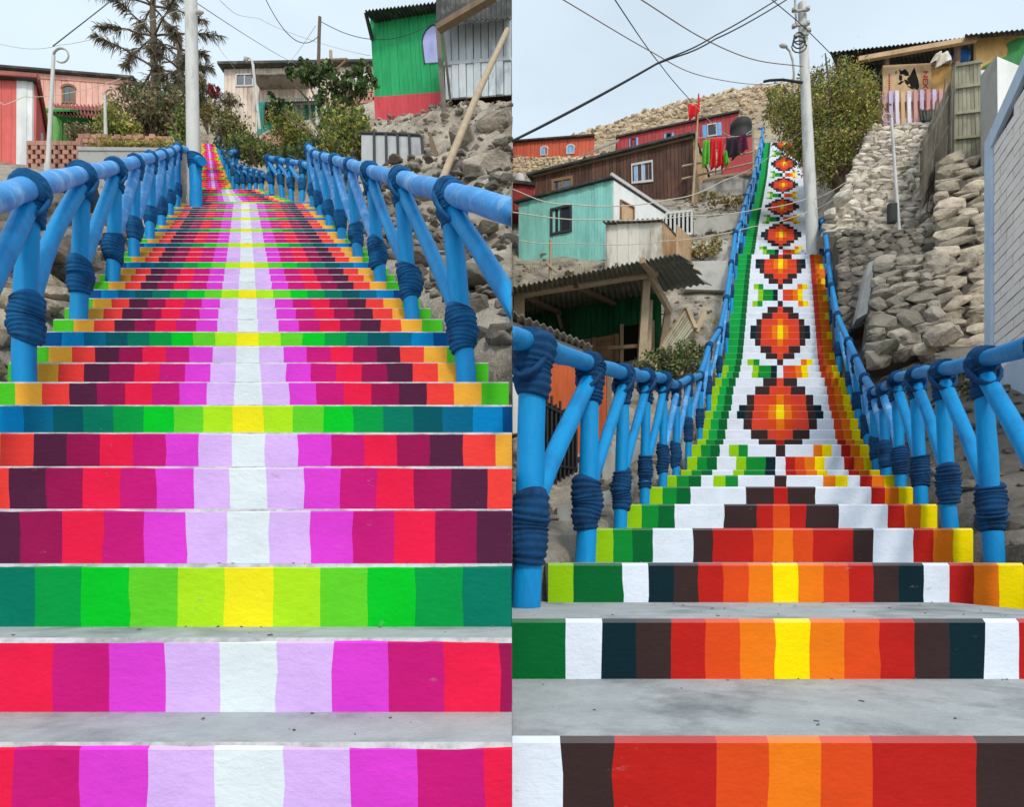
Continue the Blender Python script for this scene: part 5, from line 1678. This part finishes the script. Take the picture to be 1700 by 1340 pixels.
mb = MB(); nm = qnorm(q); flat(mb, q, [(.10, 0), (.35, .25), (.55, .35), (.60, .55), (.55, .75), (.75, .9), (1, .92), (1, 0)], .02); mb.build('green_paint', M['w_tarp'], ob)
q = Q((1464, 212, 13.55), (1566, 206, 13.35), (1566, 149, 13.35), (1462, 154, 13.55))
root = thing('pallet_fence', 'pallet fence painted in faded pink and lilac below the painted board', 'fence', centre_base(q))
pal = ['c98f88', 'c9b6d6', 'e0d8e2', 'd6b07f', 'e6e2ec', 'cf9a92', 'c8b0d0', 'd98f8a', 'cdbcd9', 'cf9c98']
for k in range(10):
    nmk = 'pal_%d' % k; paintwall(nmk, pal[k], 'b9928a', 0, .15, .5)
    mb = MB(); planks(mb, q, 1, .05, rng, .0, u0=.1 * k + .012, u1=.1 * k + .07, v0=rng.uniform(0, .03), v1=1 - rng.uniform(0, .03)); mb.build('slat', M[nmk], root)
mb = MB()
for v0, v1 in ((.72, .95), (.06, .24)): mb.slab(lerp2(q, 0, v0), lerp2(q, .94, v0), lerp2(q, .94, v1), lerp2(q, 0, v1), (0, .03, 0))
mb.build('cross_boards', M['w_pallet'], root)
mb = MB(); mb.slab(*[p + V((0, .12, 0)) for p in q], (0, .03, 0)); mb.build('backing', M['w_plywarm'], root)
cloth('crumpled pale rag draped over the shack sill', 1547, 1582, 86, 106, 13.2, 'w_ply', 14, cat='rag', taper=.5)
b = P(1594, 104, 13.6); root = thing('barrel', 'blue plastic barrel standing in the shack behind the post', 'barrel', b)
mk('plastic_blue', '2f7fd0', .4, .08, 4, .1)
mb = MB(); mb.tube([b + V((0, 0, h)) for h in (0, .03, .08, .12, .15, .17)], [.16, .19, .2, .19, .2, .15], 16); mb.build('body', M['plastic_blue'], root)
mb = MB(); mb.tube([b + V((0, 0, h)) for h in (.17, .2)], [.14, .13], 16); mb.build('lid', M['plastic_blue'], root)
mb = MB(); mb.hexa([P(1528, 203, 13.0), P(1568, 197, 12.8), P(1566, 186, 12.8), P(1528, 183, 13.0), P(1532, 203, 13.4), P(1572, 198, 13.4), P(1570, 188, 13.4), P(1532, 187, 13.4)])
for k in range(7): mb.bar(P(1530 + k * 5, 200, 12.95), P(1528 + k * 5.2, 181 + (k % 3), 12.95), .04, .03)
tag(mb.build('broken_crate', M['roof_dark']), 'broken dark wooden crate lying on the stones below the pallet fence', 'crate')

# stone walls of the bank
rng = random.Random(206)
for lab, qq, h, mt, mo, dep in (
    ('pale dry stone wall under the shack, upper left of the bank', ((1362, 392, 11.55), (1545, 392, 11.25), (1545, 206, 12.9), (1448, 212, 13.2)), .155, 'stone_pale', 'mortar_pale', .08),
    ('tall wall of big tan boulders beside the white brick wall', ((1552, 606, 8.0), (1668, 590, 7.7), (1650, 266, 10.9), (1553, 268, 11.1)), .29, 'stone', 'mortar', .10),
    ('dark mortared stone wall right of the stairs, beneath the pale stones', ((1392, 560, 9.3), (1530, 500, 9.6), (1528, 382, 10.3), (1392, 388, 10.6)), .15, 'stone_dark', 'mortar', .05),
    ('heap of large grey stones in the middle of the bank', ((1432, 606, 7.9), (1560, 582, 7.8), (1556, 432, 8.8), (1455, 436, 9.0)), .21, 'stone_mid', 'mortar', .09)):  # heap in darker stone: shade and dirt of the lower bank put into colour
    q = Q(*qq); mb = MB(); stonewall(mb, q, h, rng, 0, dep, 1, 1.35)
    tag(mb.build('stone_wall', [M[mt], M[mo]]), lab, 'stone wall')
mb = MB(); mb.slab(P(1422, 530, 8.9), P(1440, 520, 8.7), P(1456, 430, 9.2), P(1442, 436, 9.4), (.1, .3, 0)); tag(mb.build('concrete_slab', M['concrete_wall']), 'slanted grey concrete slab at the left end of the stone heap', 'slab')

# boundary of sticks and plank gate
q = Q((1528, 352, 10.7), (1582, 268, 12.5), (1585, 122, 12.5), (1530, 236, 10.7))
root = thing('stick_fence', 'dark leaning fence of thin sticks and wires above the stone bank', 'fence', centre_base(q))
q_ = _out(q, V((-1, -.5, 0)))
mb = MB(); planks(mb, q_, 22, .02, rng, .35, jit=.6); mb.build('sticks', M['w_fencedark'], root)
mb = MB()
for v in (.15, .5, .85): mb.bar(lerp2(q, 0, v) + V((-.04, -.03, 0)), lerp2(q, 1, v) + V((-.04, -.03, 0)), .04, .04)
for k in range(9):
    u = rng.uniform(0, .8); mb.tube([lerp2(q, u, rng.uniform(-.2, .1)) + V((-.06, -.05, 0)), lerp2(q, u + rng.uniform(.1, .35), rng.uniform(.8, 1.12)) + V((-.06, -.05, 0))], .016, 5)
mb.build('poles', M['w_fencedark'], root)
q = Q((1583, 274, 12.0), (1637, 270, 11.7), (1628, 103, 11.7), (1585, 110, 12.0))
root = thing('gate', 'grey green plank gate with cross rails next to the pale pillar', 'gate', centre_base(q))
mb = MB(); planks(mb, q, 7, .03, rng, .1); mb.slab(*q, (0, .04, 0)); mb.build('planks', M['w_gateplank'], root)
mb = MB()
for v in (.01, .25, .50, .76, .985): mb.bar(lerp2(q, 0, v) + V((0, -.06, 0)), lerp2(q, 1, v) + V((0, -.06, 0)), .05, .05)
mb.build('rails', M['w_gateplank'], root)
mb = MB(); mb.bar(P(1588, 290, 12.1), P(1588, 104, 12.1), .08, .08); mb.build('post', M['old_wood'], root)
q = Q((1657, 330, 10.3), (1790, 330, 10.9), (1790, 150, 10.9), (1655, 93, 10.3))
DL = P(1627, 104, 10.75) - P(1655, 93, 10.3); DL.z = 0
root = thing('house', 'pale plastered building corner with a grey side between the plank gate and the brick wall', 'house', centre_base(q))
mb = MB(); mb.hexa([*q] + [p + DL + V((.0, .9, 0)) if i in (1, 2) else p + DL for i, p in enumerate(q)]); mb.build('wall', M['w_white'], root)
mb = MB(); mb.slab(q[0] + DL, q[0], q[3], q[3] + DL, (-.02, -.03, 0)); mb.build('side_wall', M['concrete_wall'], root)

# white brick wall with its blue border
A = P(1643, 236, 6.5); zA = A.z
e = P(1700, 110, 5.75)
dirv = V((e.x - A.x, e.y - A.y, 0)).normalized()
base_z = P(0, 712, 6.5).z
root = thing('brick_wall', 'white brick building wall framed by a pale blue painted border at the right edge', 'wall', V((A.x, A.y, base_z)))
s_top = (e - A).length; Ltot = 3.2
sl_ = (e.z - A.z) / (V((e.x - A.x, e.y - A.y, 0)).length)
nrm = V((dirv.y, -dirv.x, 0));  nrm = nrm if nrm.x < 0 else -nrm
def WP(s, z, d=0): return V((A.x, A.y, 0)) + dirv * s + V((0, 0, z)) + nrm * d
top = lambda s: min(zA + sl_ * s, zA + sl_ * 1.5)
mb = MB()
pts = [(0, base_z - .6), (Ltot, base_z - .6), (Ltot, top(1.5)), (1.5, top(1.5)), (0, zA)]
k = len(pts); mb.add([WP(s, z) for s, z in pts] + [WP(s, z, -.2) for s, z in pts], [tuple(range(k))] + [(i, (i + 1) % k, k + (i + 1) % k, k + i) for i in range(k)]); mb.build('core', M['mortar'], root)
mb = MB(); bh = .105; r = 0; z = base_z + .55
while z < top(1.5):
    s = .17 - (.15 if r % 2 else 0)
    while s < Ltot:
        s0 = max(s, .165); s1 = min(s + .285, Ltot)
        z1 = z + bh - .014
        if s1 - s0 > .03 and z1 < top(s0) - .14:
            dd = .018 * rng.uniform(.8, 1.2)
            mb.hexa([WP(s0, z, dd), WP(s1, z, dd), WP(s1, z1, dd), WP(s0, z1, dd), WP(s0, z), WP(s1, z), WP(s1, z1), WP(s0, z1)])
        s += .30
    z += bh; r += 1
mb.build('bricks', M['w_whitebrick'], root)
mb = MB()
def strip(a, b, w0, d=.045):
    mb.hexa([WP(a[0], a[1], d), WP(b[0], b[1], d), WP(b[0] + w0[0], b[1] + w0[1], d), WP(a[0] + w0[0], a[1] + w0[1], d), WP(a[0], a[1], -.21), WP(b[0], b[1], -.21), WP(b[0] + w0[0], b[1] + w0[1], -.21), WP(a[0] + w0[0], a[1] + w0[1], -.21)])
strip((-.01, base_z - .6), (-.01, zA), (.165, 0))
strip((-.01, zA), (1.5, top(1.5)), (.06, -.17), .047)
strip((.157, base_z - .6), (Ltot, base_z - .6), (0, 1.13), .04)
mb.build('border', M['border_blue'], root)

lamp_hook('thin curled lamp post standing against the pale dry stone wall', P(1493, 392, 10.9), P(1480, 196, 10.9), .026, .085, -1)
b = P(1484, 368, 10.75); q = Q((1477, 368, 10.8), (1490, 368, 10.8), (1490, 336, 10.8), (1477, 336, 10.8))
root = thing('meter_box', 'small dark grey box fixed to the thin curled lamp post', 'box', b)
mb = MB(); mb.slab(*q, (0, .08, 0)); mb.build('case', M['frame_dark'], root)
mb = MB(); mb.slab(lerp2(q, .12, .06) + V((0, -.012, 0)), lerp2(q, .88, .06) + V((0, -.012, 0)), lerp2(q, .88, .94) + V((0, -.012, 0)), lerp2(q, .12, .94) + V((0, -.012, 0)), (0, .01, 0)); mb.build('door', M['dark_metal'], root)
for k, (px, py, z, s) in enumerate([(1455, 598, 7.7, .16), (1475, 575, 7.6, .13), (1500, 590, 7.6, .12), (1535, 580, 7.6, .12), (1400, 330, 11.6, .15), (1378, 356, 11.6, .12), (1565, 560, 7.4, .2)]):
    mb = MB(); p = P(px, py, z); rock(mb, p, s * 1.2, s, s * .8, rng)
    tag(mb.build('boulder', M['stone'] if k not in (4, 5) else M['stone_pale']), 'loose angular boulder resting on the stone bank right of the flower stairs', 'boulder', 'boulders on the right stone bank')
bush('dark rag-like dry weed on the dirt slope behind the right blue railing', 'weed', P(1590, 640, 6.0), [PB(1590, 615, 6.0, 26, 10, 1, 16), PB(1615, 640, 5.8, 14, 16, .7, 12)], 420, .06, ['dark', 'brown'], 214, stem=True)

# wires and ropes over the right slope
wire('upper strand of the thick twin cable running from the tall pole', [P(1322, -22, 12.2), P(1188, 58, 10), P(1090, 105, 8.6), P(851, 233, 7)], .017, 'wire_dark', .02)
wire('lower strand of the thick twin cable running from the tall pole', [P(1326, -14, 12.2), P(1188, 64, 10), P(1090, 106, 8.65), P(851, 234, 7.05)], .017, 'wire_dark', .03)
wire('brown cable sagging from the top of the picture behind the lamp', [P(930, -4, 9), P(1075, 82, 11), P(1160, 124, 13), P(1260, 140, 16), P(1320, 132, 18)], .012, 'wire_brown')
wire('dark cable falling steeply to the flag pole', [P(1019, -4, 9), P(1095, 105, 13), P(1148, 168, 16.5)], .014, 'wire_dark', .02)
wire('pale cable continuing from the flag pole to the stairs railing', [P(1148, 168, 16.5), P(1195, 215, 17.5), P(1225, 226, 18), P(1250, 215, 18.5)], .012, 'wire_pale', .02)
wire('reddish cable curving from the top edge to the tall pole', [P(1060, -4, 9), P(1165, 62, 10.5), P(1250, 98, 11.6), P(1333, 110, 12.2)], .013, 'wire_brown')
wire('short dark cable crossing in front of the tall pole', [P(1278, -4, 11), P(1335, 45, 12.1), P(1400, 110, 13), P(1440, 150, 13.5)], .012, 'wire_dark')
wire('pale rope slung from the left edge across the turquoise house', [P(851, 314, 9), P(950, 339, 9.5), P(1110, 331, 11), P(1200, 300, 13), P(1275, 262, 16), P(1345, 205, 12.4)], .013, 'wire_pale', .03)
wire('pale rope hanging below the turquoise house roof', [P(851, 352, 9), P(1000, 364, 10), P(1140, 358, 11.5), P(1262, 346, 12.4), P(1345, 328, 12.3)], .013, 'wire_pale', .03)
wire('thin pale rope just above the plywood shed and porch', [P(851, 397, 9), P(950, 403, 10), P(1100, 400, 11), P(1250, 376, 12), P(1345, 350, 12.3)], .011, 'wire_pale', .03)
wire('pale rope tied from the tall pole to the stone bank', [P(1352, 330, 12.2), P(1400, 305, 11.8), P(1465, 264, 12)], .011, 'wire_pale', .02)
wire('second rope from the tall pole across the pale stones', [P(1354, 348, 12.2), P(1420, 305, 11.7), P(1480, 255, 12)], .011, 'wire_pale', .02)
# tufts of dry weed on the bare slopes
rng = random.Random(301)
for k, (px, py, z, lab) in enumerate([(880, 462, 12.6, 'dry tuft on the bare slope under the turquoise house, nearest the left edge'), (975, 452, 12.3, 'dry tuft on the bare slope beside the plywood shed'),
        (1185, 520, 10.1, 'dry tuft on the slope between the concrete block and the flower stairs railing'), (1150, 565, 9.4, 'dry tuft just above the leafy bush right of the broken pallet')]):
    p = P(px, py, z); p.z = gh(p.x, p.y); mb = MB()
    for _ in range(70):
        a = rng.uniform(0, 6.28); l = rng.uniform(.08, .22); d = V((math.cos(a) * rng.uniform(.1, .6), math.sin(a) * rng.uniform(.1, .6), 1)).normalized()
        b = p + V((rng.gauss(0, .08), rng.gauss(0, .08), -.02)); s = V((math.sin(a), -math.cos(a), 0)) * .005
        mb.add([b - s, b + s, b + d * l], [(0, 1, 2)])
    tag(mb.build('dry_grass_tuft', LEAF['straw']), lab, 'weeds', 'dry tufts on the right slope')
# ------------------------------------------------------------------ light, sky, camera
SUN_EL = math.radians(44); SUN_AZ = math.radians(166)    # azimuth clockwise from straight ahead: right, a little behind
w = bpy.data.worlds.new('World'); SC.world = w; w.use_nodes = True
nt = w.node_tree; N = nt.nodes; Lk = nt.links
for n in list(N): N.remove(n)
out = N.new('ShaderNodeOutputWorld'); bg = N.new('ShaderNodeBackground'); sky = N.new('ShaderNodeTexSky')
sky.sky_type = 'NISHITA'; sky.sun_disc = False; sky.sun_elevation = SUN_EL; sky.sun_rotation = SUN_AZ
sky.air_density = 1.0; sky.dust_density = 3.5; sky.ozone_density = 1.0; sky.altitude = 300
# thin bright haze over the blue, with faint drifting veils of cloud
tc = N.new('ShaderNodeTexCoord'); mp = N.new('ShaderNodeMapping'); mp.inputs['Scale'].default_value = (1, 1, 2.5)
nz = N.new('ShaderNodeTexNoise'); nz.inputs['Scale'].default_value = 1.6; nz.inputs['Detail'].default_value = 5
Lk.new(tc.outputs['Generated'], mp.inputs[0]); Lk.new(mp.outputs[0], nz.inputs['Vector'])
mr = N.new('ShaderNodeMapRange'); mr.inputs['From Min'].default_value = .35; mr.inputs['From Max'].default_value = .7
mr.inputs['To Min'].default_value = .62; mr.inputs['To Max'].default_value = .85
Lk.new(nz.outputs[0], mr.inputs['Value'])
mx = N.new('ShaderNodeMix'); mx.data_type = 'RGBA'
Lk.new(mr.outputs[0], mx.inputs['Factor']); Lk.new(sky.outputs[0], mx.inputs['A'])
mx.inputs['B'].default_value = (8.2, 9.6, 10.6, 1)
Lk.new(mx.outputs['Result'], bg.inputs['Color']); bg.inputs['Strength'].default_value = .105
Lk.new(bg.outputs[0], out.inputs[0])

sl = bpy.data.lights.new('sun', 'SUN'); so = bpy.data.objects.new('sun', sl); COL.objects.link(so)
sl.energy = 1.45; sl.angle = math.radians(9); sl.color = (1, .93, .82)
d = V((math.sin(SUN_AZ) * math.cos(SUN_EL), math.cos(SUN_AZ) * math.cos(SUN_EL), math.sin(SUN_EL)))
so.rotation_euler = (-d).to_track_quat('-Z', 'Y').to_euler(); so.location = (10, -10, 30)

cam = bpy.data.cameras.new('camera'); co = bpy.data.objects.new('camera', cam); COL.objects.link(co)
co.location = (0, 0, CZ); co.rotation_euler = (math.radians(90), 0, 0)
cam.sensor_width = 36; cam.sensor_fit = 'HORIZONTAL'; cam.lens = 36 * F / 1700
cam.shift_y = (HZ - 670) / 1700; cam.clip_start = .05; cam.clip_end = 2000
SC.camera = co
vs = SC.view_settings; vs.view_transform = 'Standard'; vs.look = 'None'; vs.gamma = 1; vs.use_curve_mapping = False; vs.exposure = .2
SC.cycles.max_bounces = 6; SC.cycles.diffuse_bounces = 3; SC.cycles.use_denoising = True
